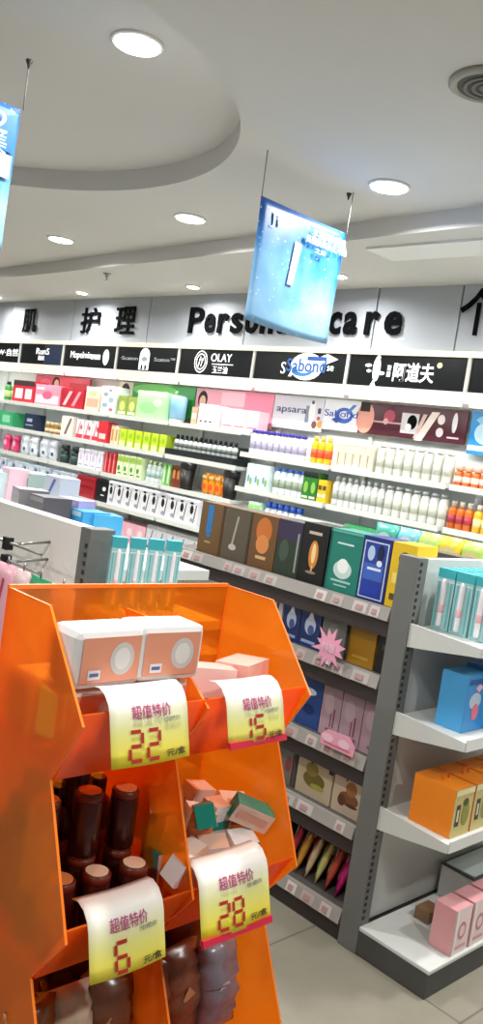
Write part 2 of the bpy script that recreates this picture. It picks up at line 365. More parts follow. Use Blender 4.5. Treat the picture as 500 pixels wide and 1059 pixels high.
poster(372, 483, 1.85, 2.06, 'maroon header card with a face and pale bottle pictures on the top right wall shelf', '4c1526', [('e', .06, .5, .18, 1.0, mat('e2a08e')), ('r', .05, .85, .1, .3, HAIR), ('e', .30, .62, .11, .4, mat('b0475d')), ('r', .3, .42, .30, .05, mat('caa0a0')), ('e', .27, .45, .05, .2, mat('d7a5a9')),
    ('r', .50, .46, .16, .62, mat('d3cfd2')), ('e', .52, .5, .09, .45, INK), ('e', .49, .34, .06, .22, mat('eeeeee')), ('s', .66, .42, .20, .9, mat('e8ddd4')), ('s', .60, .4, .1, .75, mat('d9b9b0')), ('e', .78, .66, .065, .3, mat('efe1e1')), ('e', .78, .28, .065, .28, mat('e9d6d8')), ('e', .90, .6, .045, .6, mat('ece7e7')), ('r', .9, .16, .1, .05, mat('d9c2c7'))])
poster(486, 540, 1.80, 2.06, 'bright blue header card cut off at the right edge', '2a93d6', [('e', .3, .5, .4, .5, mat('bfe6f8')), ('r', .3, .15, .6, .12, WHITE), ('d', .2, .8, .2, .2, mat('8fd0f0'))])

# ------------------------------------------------------------------ product makers
def carton(name, label, cat, w, d, h, body, deco=(), side=None, group=None, loc=(0,0,0), rz=0):
    mb = MB(); bm_ = mat(body, .4)
    if side: mb.box(-w/2, w/2, -d/2 + .0005, d/2, 0, h, mat(side, .4)); mb.box(-w/2, w/2, -d/2, -d/2 + .001, 0, h, bm_)
    else: mb.box(-w/2, w/2, -d/2, d/2, 0, h, bm_)
    mb.m and None
    if deco:
        P = [(k, cx - .5, cz, a, b, m if not isinstance(m, str) else mat(m, .45)) for k, cx, cz, a, b, m in deco]
        mb.deco(P, w, h, -d/2)
    o = mb.build(name, loc=loc, rz=rz)
    return tag(o, label, cat, group)
def bottle(label, r, h, body, cap, group=None, band=None, neck=.35, caph=.16, flat=.75, name='bottle', cat='bottle', alpha=1, loc=(0,0,0), capr=.5, square=False):
    t = thing(name, label, cat, loc, 0, group)
    bh = h * (1 - caph); n = 12
    mb = MB(); bm_ = mat(body, .3, alpha=alpha)
    mb.lathe([(r*.9, 0), (r, h*.02), (r, bh*.82), (r*.85, bh*.92), (r*neck*1.2, bh)], bm_, n, sy=flat)
    if band: mb.lathe([(r*1.015, bh*.25), (r*1.015, bh*.62)], mat(band, .5), n, sy=flat)
    mb.build('body', t)
    MB().lathe([(r*capr, bh), (r*capr, h*.985), (r*capr*.85, h)], mat(cap, .35), n, sy=flat if capr > .7 else 1).build('cap', t)
    return t
def pouch(label, w, h, d, body, deco=(), group=None, name='pouch', cat='pouch', loc=(0,0,0), rz=0, tilt=0, crinkle=0):
    mb = MB(); bm_ = mat(body, .25, noise=.45, nscale=38) if crinkle else mat(body, .3); n = 14 if crinkle else 6
    rows = []
    for i in range(n + 1):
        f = i / n; dd = d * (math.sin(math.pi * min(1, (1 - f) * .9 + .1)) ** .6) * .5 * (1 if i < n else 0) + .002
        ww = w / 2 * (1 - .05 * math.sin(math.pi * f))
        rows.append([(-ww, -.001, f*h), (-ww*.6, -dd, f*h), (ww*.6, -dd, f*h), (ww, -.001, f*h), (ww*.6, dd, f*h), (-ww*.6, dd, f*h)])
    V = [[mb.bm.verts.new(p) for p in r] for r in rows]; k = mb.mi(bm_)
    for a, b2 in zip(V, V[1:]):
        for j in range(6):
            f = mb.bm.faces.new((a[j], a[(j+1) % 6], b2[(j+1) % 6], b2[j])); f.material_index = k; f.smooth = True
    mb.bm.faces.new(V[0]).material_index = k; mb.bm.faces.new(V[-1]).material_index = k
    if crinkle:
        for v in mb.bm.verts: v.co += Vector([random.uniform(-crinkle, crinkle) for _ in range(3)])
    if deco: mb.deco([(kk, cx - .5, cz, a, b, mat(m_, .45)) for kk, cx, cz, a, b, m_ in deco], w, h, -d/2 - .001)
    o = mb.build(name, loc=loc, rz=rz); o.rotation_euler[0] = tilt
    return tag(o, label, cat, group)
ORDN = 'first second third fourth fifth sixth seventh eighth ninth tenth eleventh twelfth thirteenth'.split()
def wrow(proto, u0, u1, n, y, z, jit=0):        # spread n of a kind along a wall shelf
    x0, x1 = xu(u0, 4.35, z + .05), xu(u1, 4.35, z + .05)
    st = (x1 - x0) / n; base = proto['label']
    wd = max((c.dimensions.x for c in [proto] + list(proto.children)), default=.1)
    w0 = max([abs(v.co.x) * 2 for o in [proto] + list(proto.children) if o.type == 'MESH' for v in o.data.vertices])
    k = min(1, st * .97 / w0)
    for i in range(n):
        p = (x0 + st * (i + .5), y + random.uniform(-jit, jit), z + .001)
        lab = base + ', ' + ORDN[i] + ' from left'
        if i == 0: proto.location = p; proto['label'] = lab; proto.scale = (k, 1, 1); o = proto
        else: o = dup(proto, p, label=lab)
def wbox(u0, u1, y, z, h, d, body, label, deco=(), name='carton', cat='box', side=None):
    y = 4.35 + d/2
    x0, x1 = xu(u0, y - d/2, z + .08), xu(u1, y - d/2, z + .08)
    return carton(name, label, cat, x1 - x0 - .006, d, h, body, deco, side, loc=((x0 + x1)/2, y, z + .001))

# ---- top shelf, left half (z 1.75)
wrow(bottle('dark capped green bottle on the top wall shelf at the left edge', .045, .2, '3f8f3c', '141a16', 'green bottles at the left edge of the top shelf', 'b7d98a'), -2, 13, 2, 4.42, 1.75)
wbox(13, 35, 4.44, 1.75, .22, .15, 'c6283c', 'red box with white panels on the top wall shelf, left of the pink clear boxes', [('r', .3, .4, .35, .45, 'f4e9e4'), ('r', .75, .4, .3, .45, 'f4e9e4'), ('r', .5, .88, 1, .22, '2a2024')])
wbox(36, 62, 4.42, 1.75, .20, .16, 'e58ca0', 'pink display box in front of the red header card', [('r', .5, .3, .9, .4, 'f6c9d2'), ('e', .5, .5, .4, .4, 'e85f7d'), ('r', .2, .8, .3, .1, 'f3e3e3')])
wbox(63, 86, 4.44, 1.75, .19, .15, 'b31d30', 'dark red display box beside the pink one', [('s', .3, .5, .4, .7, 'e7b9b9'), ('s', .7, .5, .4, .7, 'd58e95')])
wbox(88, 103, 4.42, 1.75, .22, .14, 'e6cfb4', 'cream carton on the top wall shelf between red and patterned packs', [('r', .5, .35, .8, .35, 'd8a48a'), ('e', .5, .75, .5, .2, 'b4c48e')])
wbox(104, 119, 4.42, 1.75, .24, .14, 'dfe4e6', 'white carton with grey leaf pattern on the top wall shelf', [('e', .3, .7, .35, .16, '8e9ca6'), ('e', .7, .5, .35, .2, 'a0b0b8'), ('e', .3, .3, .4, .16, '95a6ac'), ('e', .75, .15, .3, .12, 'b2655e'), ('d', .6, .85, .3, .12, '6d7880')])
wrow(carton('carton', 'olive green carton on the top wall shelf beside the pale green box', 'box', .13, .12, .17, '8fa34a', [('e', .5, .5, .6, .5, 'c3cf7c'), ('r', .5, .15, .8, .12, 'e9edd0')], group='olive green cartons'), 120, 140, 2, 4.42, 1.75)
wbox(141, 172, 4.43, 1.75, .23, .18, 'a9d6a0', 'pale green translucent storage box on the top wall shelf', [('r', .5, .93, 1, .06, 'd9f0d3'), ('e', .4, .4, .6, .4, '93c98b'), ('e', .7, .6, .3, .3, 'c3e4bb')])
t = thing('clear_tub', 'pale blue tub with white base on the top wall shelf right of the green box', 'tub', (xu(184, 4.42, 1.85), 4.42, 1.751))
MB().lathe([(.082, .03), (.086, .20), (.074, .215)], mat('8fc3e2', .2), 20, sy=.7).build('body', t)
MB().lathe([(.07, .0), (.075, .035)], WHITE, 20, sy=.7).build('base', t)
wbox(198, 204, 4.42, 1.75, .14, .1, 'b9a588', 'narrow tan carton between the blue tub and the white box', [('r', .5, .5, .7, .3, 'e8ddc8')])
wbox(205, 222, 4.42, 1.75, .17, .14, 'efe9ea', 'white carton with three dark marks in front of the pink header card', [('r', .2, .22, .15, .08, '3a3a40'), ('r', .5, .22, .15, .08, '3a3a40'), ('r', .8, .22, .15, .08, '3a3a40'), ('r', .5, .7, .7, .2, 'f3c5cf')])
wrow(carton('carton', 'pink and clear cosmetic carton standing before the pink header card', 'box', .13, .1, .16, 'ecc4cf', [('r', .5, .5, .7, .6, 'f6dfe4'), ('r', .5, .2, .8, .06, 'b06d80')], group='pale pink cartons under the ring logo sign'), 224, 262, 3, 4.45, 1.75)
# ---- second shelf, left half (z 1.49)
wbox(-3, 13, 4.42, 1.49, .15, .14, '3fae74', 'emerald carton on the second wall shelf at the left edge', [('r', .6, .5, .5, .5, '8fd9b0')])
wbox(25, 36, 4.42, 1.49, .16, .12, '27324c', 'navy carton on the second wall shelf', [('r', .5, .6, .5, .2, 'a8b2c8'), ('r', .5, .3, .7, .05, 'c8cdd8')])
wrow(bottle('small amber and gold jar on the second wall shelf', .035, .11, '9c6a34', 'd9c08a', 'small amber jars on the second wall shelf', 'e8d6b0', caph=.3, capr=.9), 41, 60, 4, 4.42, 1.49)
wbox(63, 75, 4.42, 1.49, .19, .10, 'f3ecde', 'cream card carton with a diagonal dark stroke on the second wall shelf', [('s', .6, .5, .6, .8, '7f6a66')])
wrow(carton('carton', 'white carton with red print on the second wall shelf', 'box', .12, .1, .18, 'efe6e8', [('s', .4, .55, .35, .6, 'd04a62'), ('r', .5, .14, .9, .2, 'd8304a'), ('e', .7, .6, .3, .25, 'b7626e')], group='white and red cartons on the second wall shelf'), 76, 101, 3, 4.42, 1.49)
wbox(101, 111, 4.42, 1.49, .19, .10, 'd93440', 'plain red carton on the second wall shelf', [('r', .5, .3, .7, .25, 'f2d8d2')])
wrow(carton('carton', 'narrow cream and gold carton on the second wall shelf', 'box', .05, .1, .17, 'efe0c0', [('r', .5, .5, .5, .6, 'c9973f')], group='cream and gold cartons'), 112, 120, 2, 4.42, 1.49)
wrow(carton('carton', 'yellow green carton in the wide bright row on the second wall shelf', 'box', .085, .11, .15, 'c6df3a', [('r', .5, .18, .9, .28, 'edf3b0'), ('e', .5, .65, .6, .3, '9cc928')], group='yellow green cartons'), 121, 171, 6, 4.42, 1.49)
t = MB().box(0, 1, -.09, .09, 0, .05, mat('23262a', .4)).box(0, 1, .07, .09, .05, .14, mat('3b4440', .4)).build('bottle_stand', loc=(0, 4.42, 1.491))
x0, x1 = xu(173, 4.35, 1.55), xu(243, 4.35, 1.55); t.location.x = x0; t.scale.x = x1 - x0
tag(t, 'low black stepped stand carrying a row of small bottles on the second wall shelf', 'stand')
wrow(bottle('small white bottle with black cap standing in the black stand', .026, .12, 'd7dedb', '1d2123', 'small bottles in the black stand', '6b746f', caph=.3), 176, 241, 13, 4.40, 1.541)
# ---- third shelf, left half (z 1.24)
wrow(pouch('hot pink soft pack on the third wall shelf at the left edge', .13, .17, .06, 'ec3f78', [('e', .5, .5, .5, .4, 'f8a8c0')], 'pink packs at the left edge'), -3, 15, 2, 4.42, 1.24)
wrow(pouch('clear white bagged product piled on the third wall shelf', .15, .19, .07, 'e6eaf0', [('s', .4, .5, .3, .6, 'b4c0d4'), ('e', .7, .3, .3, .2, '40506a')], 'white bagged products at the left'), 16, 54, 4, 4.42, 1.24, .03)
wrow(bottle('dark green square jar on the third wall shelf', .05, .17, '1f2f2b', '26332f', 'dark jars on the third wall shelf', '35524a', caph=.25, capr=.9, flat=.9), 55, 77, 2, 4.42, 1.24)
wrow(carton('carton', 'white carton with faint lilac print on the third wall shelf', 'box', .085, .1, .17, 'ece8f0', [('e', .5, .55, .5, .4, 'c9bfd8'), ('r', .5, .15, .7, .06, '9a93ad')], group='white lilac cartons'), 78, 104, 4, 4.42, 1.24)
wrow(carton('carton', 'red striped carton on the third wall shelf', 'box', .05, .1, .18, 'c7303c', [('r', .5, .5, .2, .9, 'efb0a8')], group='red striped cartons'), 105, 117, 3, 4.42, 1.24)
wrow(carton('carton', 'lime and white herbal carton on the third wall shelf', 'box', .075, .1, .18, 'dcecc0', [('r', .5, .8, .9, .3, 'aed35a'), ('e', .4, .35, .5, .25, '4f8f3a'), ('r', .6, .12, .6, .06, '2c4a2c')], group='lime and white cartons on the third wall shelf'), 118, 144, 4, 4.42, 1.24)
wrow(bottle('clear bottle with pale green cap on the third wall shelf', .032, .17, 'dfe9e8', 'c9df9a', 'clear bottles with pale green caps', '9fb6b0'), 145, 165, 4, 4.42, 1.24)
wrow(carton('carton', 'green striped carton next to the brown ones on the third wall shelf', 'box', .05, .1, .17, '7cbf66', [('r', .5, .5, .4, .8, 'd7ecc6')], group='green striped cartons'), 165, 174, 2, 4.42, 1.24)
wrow(carton('carton', 'brown and red carton left of the first black tumbler', 'box', .055, .1, .17, '7c3a22', [('r', .5, .6, .5, .4, 'c98a4a')], group='brown cartons left of the black tumbler'), 175, 184, 2, 4.42, 1.24)
wrow(pouch('orange and yellow pouch between the two black tumblers', .1, .16, .05, 'f39a22', [('e', .5, .35, .6, .3, 'e4511e'), ('r', .5, .8, .7, .15, 'fbe39a')], 'orange pouches between the black tumblers'), 203, 230, 4, 4.42, 1.24)
# ---- fourth shelf left (z .98)
wrow(carton('carton', 'white gift carton with black blotch print on the lower wall shelf', 'box', .13, .12, .20, 'e5e5ea', [('e', .35, .6, .35, .35, '15161a'), ('s', .7, .45, .25, .7, '2a2b30'), ('e', .5, .2, .5, .16, '9ba0a8'), ('r', .3, .85, .3, .08, '15161a')], group='black and white gift cartons on the lower wall shelf'), 112, 205, 10, 4.40, .98)
wrow(carton('carton', 'pale blue white carton on the lower wall shelf at the left', 'box', .17, .12, .18, 'd6e0ec', [('s', .5, .5, .4, .8, '9db3cc'), ('e', .3, .3, .3, .2, 'f2f5f8'), ('r', .8, .75, .25, .2, '5f6a80')], group='pale blue cartons on the lower wall shelf'), -4, 78, 7, 4.40, .98)
wbox(79, 98, 4.40, .98, .19, .12, 'a3212d', 'dark red carton on the lower wall shelf beside the black one', [('r', .5, .5, .8, .1, '7c141f')])
wbox(99, 111, 4.40, .98, .19, .12, '17181c', 'black carton with white marks on the lower wall shelf', [('e', .7, .6, .3, .2, 'e8e8e8'), ('r', .6, .3, .3, .05, 'e8e8e8')])
wrow(carton('carton', 'pink soft carton on the lowest visible wall shelf', 'box', .15, .12, .17, 'efb6c4', [('e', .5, .55, .5, .4, 'f8dde4'), ('r', .5, .15, .8, .08, 'd87c98')], group='pink cartons on the lowest visible wall shelf'), 100, 150, 5, 4.40, .70)
wrow(carton('carton', 'grey white carton on the lowest visible wall shelf', 'box', .15, .12, .2, 'd4d6da', [('s', .5, .5, .4, .6, '8d9098'), ('r', .5, .12, .8, .1, '5c5f66')], group='grey white cartons on the lowest visible wall shelf'), 151, 205, 5, 4.40, .70)
# ---- right half, z 1.60
wrow(bottle('white bottle with purple blue cap below the pale grey card', .036, .175, 'eceaf0', '4238a8', 'white bottles with purple caps', 'a8a4bc', caph=.12, capr=.8), 254, 311, 9, 4.40, 1.60)
wrow(bottle('yellow tube bottle with dark red foot on the wall shelf', .036, .185, 'f2b81e', 'f5d25a', 'yellow bottles beside the purple capped ones', 'd9531e'), 317, 338, 3, 4.40, 1.60)
wrow(carton('carton', 'cream carton with gold print on the upper right wall shelf', 'box', .1, .1, .165, 'dcd8c6', [('r', .5, .35, .12, .5, '9d8a4c'), ('s', .35, .4, .15, .5, 'b8ad84'), ('r', .8, .5, .04, .8, 'c4bc9e'), ('r', .5, .96, 1, .06, 'f2eee4')], group='cream cartons on the upper right wall shelf'), 346, 384, 5, 4.40, 1.60)
wrow(bottle('pale grey box bottle with white cap on the upper right wall shelf', .052, .19, 'd3d4ca', 'f6f4ee', 'pale grey bottles with white caps on the upper right shelf', 'bfc0b4', caph=.1, capr=.7), 385, 464, 8, 4.40, 1.60)
wrow(bottle('short orange jar on the upper right wall shelf', .045, .12, 'd96a2a', 'e8b49a', 'orange jars at the right edge of the upper shelf', 'f1d9c8', caph=.25, capr=.85), 466, 512, 5, 4.40, 1.60)
# ---- right half, z 1.35
wrow(carton('carton', 'white and mint carton right of the second black tumbler', 'box', .11, .1, .18, 'd8ece6', [('e', .35, .4, .3, .3, '7aa7c4'), ('e', .7, .3, .3, .3, '86b35c'), ('r', .5, .85, .9, .15, 'f4faf7')], group='white and mint cartons'), 254, 277, 3, 4.40, 1.35)
wrow(bottle('white bottle with blue cap on the middle right wall shelf', .036, .18, 'e6ecf2', '2d62b8', 'white bottles with blue caps', '93a08c', caph=.1, capr=.85), 278, 311, 5, 4.40, 1.35)
wrow(carton('carton', 'dark green carton with black top on the middle wall shelf', 'box', .1, .1, .19, '2f7a2e', [('r', .5, .9, 1, .2, '14201a'), ('e', .5, .45, .6, .4, '8cc152'), ('r', .5, .1, .8, .08, 'dfe8c8')], group='dark green cartons'), 312, 327, 2, 4.40, 1.35)
wrow(carton('carton', 'yellow striped carton between green carton and pale bottles', 'box', .05, .1, .15, 'e8c02a', [('r', .5, .65, .8, .2, '55521e'), ('r', .5, .3, .8, .15, 'f3ead0')], group='yellow striped cartons'), 328, 337, 2, 4.40, 1.35)
wrow(bottle('slim white bottle with grey pump cap on the middle right shelf', .036, .19, 'e4e6e2', 'b9beb9', 'slim white bottles on the middle right wall shelf', 'aab0a6', caph=.15), 339, 392, 8, 4.40, 1.35)
wrow(bottle('broad pale bottle with silver cap on the middle right wall shelf', .046, .185, 'dcded6', 'a7abac', 'broad pale bottles on the middle right shelf', 'c4c5b6', caph=.1, capr=.7), 393, 458, 7, 4.40, 1.35)
wrow(bottle('amber bottle with white cap on the middle wall shelf at the right', .042, .16, 'e0742c', 'f0e2cc', 'amber bottles on the middle wall shelf', 'b43a4a', caph=.2, alpha=.92), 459, 484, 3, 4.40, 1.35)
wrow(bottle('golden yellow bottle at the right edge of the middle wall shelf', .042, .16, 'e6b52c', 'f4efe0', 'golden bottles at the right edge', 'f4e2a0', caph=.2), 485, 512, 3, 4.40, 1.35)
# ---- right half, z 1.08
wrow(carton('carton', 'mint carton on the lower right wall shelf behind the second tumbler', 'box', .09, .1, .18, 'bfe0c8', [('r', .5, .8, .9, .2, '8fc46a'), ('e', .5, .4, .5, .3, 'f0f6ee')], group='mint cartons behind the tumbler'), 255, 267, 2, 4.40, 1.08)
wrow(bottle('white bottle with broad blue cap on the lower wall shelf', .04, .2, 'dfe6f0', '2a55b4', 'white bottles with broad blue caps', '7c93c8', caph=.2, capr=.8), 268, 306, 6, 4.40, 1.08)
wrow(carton('carton', 'pale carton on the lower right wall shelf behind the black box', 'box', .12, .1, .15, 'd9ded6', [('e', .5, .5, .5, .4, 'b48aa0'), ('r', .5, .15, .8, .1, '8fa89a')], group='pale cartons behind the black box'), 308, 352, 4, 4.40, 1.08)
wrow(carton('carton', 'green carton with a red flower on the lower right wall shelf', 'box', .12, .1, .17, '3c9a62', [('e', .3, .75, .4, .3, 'b3324a'), ('e', .7, .6, .3, .2, 'a9dcb8'), ('r', .5, .2, .8, .1, 'e6f2e4')], group='green cartons with red flower'), 354, 404, 4, 4.40, 1.08)
wrow(carton('carton', 'bright teal carton on the lower right wall shelf', 'box', .12, .1, .15, '2aa7c9', [('r', .5, .5, .8, .3, '9adcec'), ('d', .5, .8, .3, .2, 'e7f6fa')], group='teal cartons on the lower wall shelf'), 405, 440, 3, 4.40, 1.08)
wrow(carton('carton', 'pale carton on the lower wall shelf above the end display', 'box', .14, .1, .15, 'e3e8e2', [('e', .5, .5, .5, .5, '9fc9cf')], group='pale cartons above the end display'), 442, 510, 5, 4.40, 1.08)

# ------------------------------------------------------------------ gondola in front of the wall (front at y 2.41)
G = thing('gondola_shelf', 'grey two sided low gondola with black price rails carrying the boxed sets', 'shelving', (0, 0, 0))
GX0, GX1 = -2.93, -1.70
MB().box(GX0, GX1, 2.80, 2.88, .10, 1.36, mat('5b5450', .6)).build('back_panel', G)
MB().box(GX0, GX1, 2.46, 3.24, 0, .085, GREYD).build('plinth', G)
tick = [mat('d4cec8', .5), mat('b9b2ad', .5), mat('c6bfbd', .5), mat('bcaaa6', .5)]
for z in (1.175, .94, .65, .405, .10):
    s = MB().box(GX0, GX1, 2.415, 2.80, z - .035, z, mat('565350', .55)).build('shelf', G)
    mb = MB(); mb.prism([(GX0, 2.415, z - .045), (GX0, 2.415, z + .004), (GX0, 2.400, z + .004), (GX0, 2.388, z - .040)], (GX1 - GX0, 0, 0), RAILP)
    mb.build('price_rail', s)
    x = GX1 - .04
    while x > -2.75:
        w = random.uniform(.04, .075); yy0 = 2.3975; yy1 = 2.3865
        if random.random() < .75:
            mb = MB(); mb.poly([(x - w, yy0 + .0005, z - .001), (x, yy0 + .0005, z - .001), (x, yy1 + .0005, z - .037), (x - w, yy1 + .0005, z - .037)], random.choice(tick))
            mb.poly([(x - w*.8, yy0 - .003, z - .012), (x - w*.3, yy0 - .003, z - .012), (x - w*.3, yy1 - .001, z - .028), (x - w*.8, yy1 - .001, z - .028)], mat('a88480'))
            mb.build('price_ticket', s)
        x -= w + random.uniform(.005, .05)
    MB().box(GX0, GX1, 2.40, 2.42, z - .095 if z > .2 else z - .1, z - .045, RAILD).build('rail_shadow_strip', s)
for z in (1.175, .8, .45): MB().box(GX0, GX1, 2.88, 3.26, z - .03, z, OFFW).build('rear_shelf', G)

def gx(u, z, y=2.46): return xu(u, y, z)
def gbox(u0, u1, zs, h, d, body, label, deco=(), side=None, y=2.445, gap=.004, tilt=0, name='carton', group=None):
    a, b_ = xu(u0, y, zs + h*.3), xu(u1, y, zs + h*.3)
    return carton(name, label, 'box', b_ - a - gap, d, h, body, deco, side, loc=((a + b_)/2, y + d/2, zs + .001), group=group)
# top deck
gbox(205, 229, 1.175, .215, .12, '6f5230', 'bronze box with a bright blue stripe on the gondola top deck', [('r', .42, .68, .24, .55, '2f78b4'), ('d', .42, .36, .24, .12, '2f78b4'), ('e', .42, .22, .3, .04, 'b8a070'), ('r', .95, .5, .04, 1, '4c3620')])
gbox(229, 257, 1.175, .215, .12, '5c5244', 'grey brown box with a pale silver figure, right of the blue striped box', [('s', .45, .55, .2, .6, 'aaa494'), ('e', .42, .25, .28, .12, 'c0bcae'), ('r', .96, .5, .04, 1, '3c352c')])
gbox(257, 284, 1.175, .215, .12, '6e4d2c', 'brown box with a glowing orange middle on the gondola top deck', [('e', .5, .7, .6, .5, 'c8702e'), ('e', .5, .45, .5, .35, 'd98a4a'), ('r', .5, .2, .4, .06, 'd8b080')])
gbox(284, 309, 1.175, .215, .12, '2f3a2e', 'dark green box with purple top and a vertical line of writing', [('r', .5, .82, 1, .36, '3b2f4a'), ('r', .88, .45, .07, .7, '9aa09a'), ('e', .35, .45, .4, .4, '445444')])
leaf = [('e', .52, .48, .36, .48, 'd8862c'), ('e', .52, .50, .16, .34, 'f5d9a0'), ('r', .52, .24, .05, .12, 'e6c28a'), ('r', .5, .84, .5, .05, 'c9b8a8'), ('e', .5, .18, .4, .05, '9a8068')]
gbox(309, 336, 1.175, .225, .12, '15120f', 'black box with an orange leaf emblem on the gondola top deck', leaf)
o = gbox(337, 371, 1.175, .225, .12, '1f7f70', 'teal green box with a white pearl in a shell on the gondola top deck', [('e', .5, .36, .56, .30, 'c9e0da'), ('e', .5, .42, .34, .24, 'f6fbf8'), ('r', .5, .17, .6, .035, 'a8d4ca'), ('r', .5, .1, .4, .025, 'a8d4ca'), ('r', .5, .78, .5, .03, 'd0ebe4'), ('r', .5, .97, 1, .04, '5ab0a0'), ('r', .03, .5, .03, 1, '14594e')])
gbox(371, 400, 1.175, .225, .12, '1b2c78', 'navy blue box with white outline and two round windows on the gondola top deck', [('r', .48, .48, .88, .9, 'd4def2'), ('r', .48, .48, .80, .86, '27409c'), ('e', .32, .74, .26, .24, 'b8d0ec'), ('e', .66, .76, .26, .26, '131c4c'), ('r', .48, .45, .7, .26, '3f66c4'), ('r', .5, .5, .5, .04, 'e8eefa'), ('r', .48, .16, .6, .2, '1c3aa8'), ('e', .66, .60, .2, .1, 'e8eefa')])
gbox(400, 426, 1.175, .225, .12, 'e9c21e', 'yellow box with a dark red oval on the gondola top deck beside the grey post', [('e', .56, .76, .5, .22, '551c1c'), ('r', .35, .45, .4, .16, 'f6e27a'), ('r', .3, .16, .3, .1, '5e4a14'), ('e', .55, .5, .5, .3, 'f3d94a')])
# two tall black tumblers standing on the third wall shelf
def tumbler(u, h, lab):
    x = xu(u, 4.37, 1.36)
    t = thing('tumbler', lab, 'tumbler', (x, 4.37, 1.241))
    MB().lathe([(.048, 0), (.05, .01), (.062, h*.78)], mat('1c1a1a', .4), 20).build('body', t)
    MB().lathe([(.066, h*.78), (.067, h*.95), (.06, h)], mat('2a2827', .35), 20).build('lid', t)
tumbler(194, .212, 'tall black tapered tumbler on the third wall shelf, left of the two')
tumbler(239, .212, 'tall black tapered tumbler on the third wall shelf, right of the two')
# rear deck goods seen over the end display
for u, c, c2, lab in ((402, '3f9c8c', 'cfe8e0', 'teal'), (424, '6fb4c4', 'e9f4f4', 'pale blue'), (446, 'a8d060', 'eaf4c0', 'lime green'), (468, 'e6c22c', 'f6ea9a', 'yellow'), (492, 'a3c85a', 'f0e39a', 'pear green')):
    z = 1.176
    pouch('%s pouch showing over the top of the end display panel' % lab, .13, .235, .05, c, [('e', .5, .7, .6, .3, c2)], loc=(xu(u, 3.0, 1.38), 3.0, z))
# second shelf
gbox(262, 276, .94, .17, .10, '5a2420', 'dark red box on the second gondola shelf behind the orange stand', [('r', .5, .5, .5, .5, '7c3a30')])
gbox(276, 291, .94, .18, .10, 'd8d4d6', 'white box with red and blue print on the second gondola shelf', [('s', .35, .6, .3, .4, 'c43a3a'), ('r', .65, .55, .15, .4, '2f4a9a'), ('r', .5, .15, .8, .06, '8a8a90')])
navy = [('e', .5, .42, .55, .36, 'c8d4ea'), ('e', .55, .34, .32, .2, '4c64a4'), ('t', .5, .66, .3, .22, 'e8eef8'), ('e', .5, .80, .4, .1, 'dbe4f4'), ('r', .5, .1, .7, .06, '8fa4cc')]
for u0, u1, nm in ((292, 310, 'left'), (310, 331, 'right')):
    gbox(u0, u1, .94, .19, .10, '22346f', 'navy box with a white bottle figure on the second gondola shelf, %s of the pair' % nm, navy)
gbox(332, 357, .94, .195, .10, '7c7c78', 'plain silver grey box behind the pink starburst', [('r', .5, .75, .6, .05, 'a8a8a4'), ('e', .5, .45, .4, .3, '8c8c88')])
gbox(360, 388, .94, .195, .10, 'a97c1c', 'mustard gold box on the second gondola shelf right of the starburst', [('r', .5, .78, .3, .06, 'd8b45a'), ('r', .5, .15, .6, .05, 'c89c3c'), ('r', .03, .5, .05, 1, '7c5a14')])
gbox(389, 409, .94, .185, .10, '1e1a18', 'black box beside the mustard one against the grey post', [('r', .5, .5, .5, .1, '4a4440')])
# third shelf
gbox(284, 306, .65, .17, .10, 'a8a4b4', 'lilac grey box on the third gondola shelf beside the orange stand', [('r', .5, .5, .6, .3, 'c8c4d0')])
gbox(307, 331, .65, .19, .10, '2c4a8c', 'blue box with white swirl on the third gondola shelf', [('e', .45, .7, .6, .14, 'dbe6f4'), ('e', .5, .35, .5, .2, '1c3068')])
for k, (u0, u1) in enumerate(((331, 351), (351, 373), (373, 397))):
    gbox(u0, u1, .65, .20, .10, 'b79aa4', 'dusty pink box with dark script on the third gondola shelf, ' + ['left', 'middle', 'right'][k] + ' of three', [('r', .7, .35, .06, .35, '7c3040'), ('r', .55, .3, .05, .25, '8a4452'), ('e', .4, .6, .5, .4, 'c6acb4'), ('r', .6, .12, .5, .05, '8c5c68')])
# fourth shelf
gbox(284, 304, .405, .19, .10, '82807c', 'grey box with a red mark on the fourth gondola shelf', [('e', .7, .4, .3, .3, '9a4a42'), ('r', .95, .5, .08, 1, '5a2c2c')])
gourd = [('e', .5, .32, .62, .3, '7a6a2c'), ('e', .42, .5, .36, .26, '97823a'), ('s', .42, .74, .12, .3, '4a3c20'), ('e', .46, .88, .22, .05, '4a3c20'), ('e', .62, .22, .4, .1, 'b0b04c'), ('r', .95, .62, .12, .12, '332820')]
gbox(307, 343, .405, .205, .10, 'd3c0a2', 'cream box with a gourd picture on the fourth gondola shelf, left one', gourd)
gourd2 = [('e', .5, .30, .6, .24, '8a5a3a'), ('e', .55, .48, .34, .26, 'a8703c'), ('s', .42, .74, .12, .3, '4a3020'), ('e', .3, .24, .24, .2, '6a3c28'), ('e', .6, .2, .4, .06, '5c3424')]
gbox(344, 378, .405, .205, .10, 'd8c4ac', 'cream box with a brown gourd picture on the fourth gondola shelf, right one', gourd2)
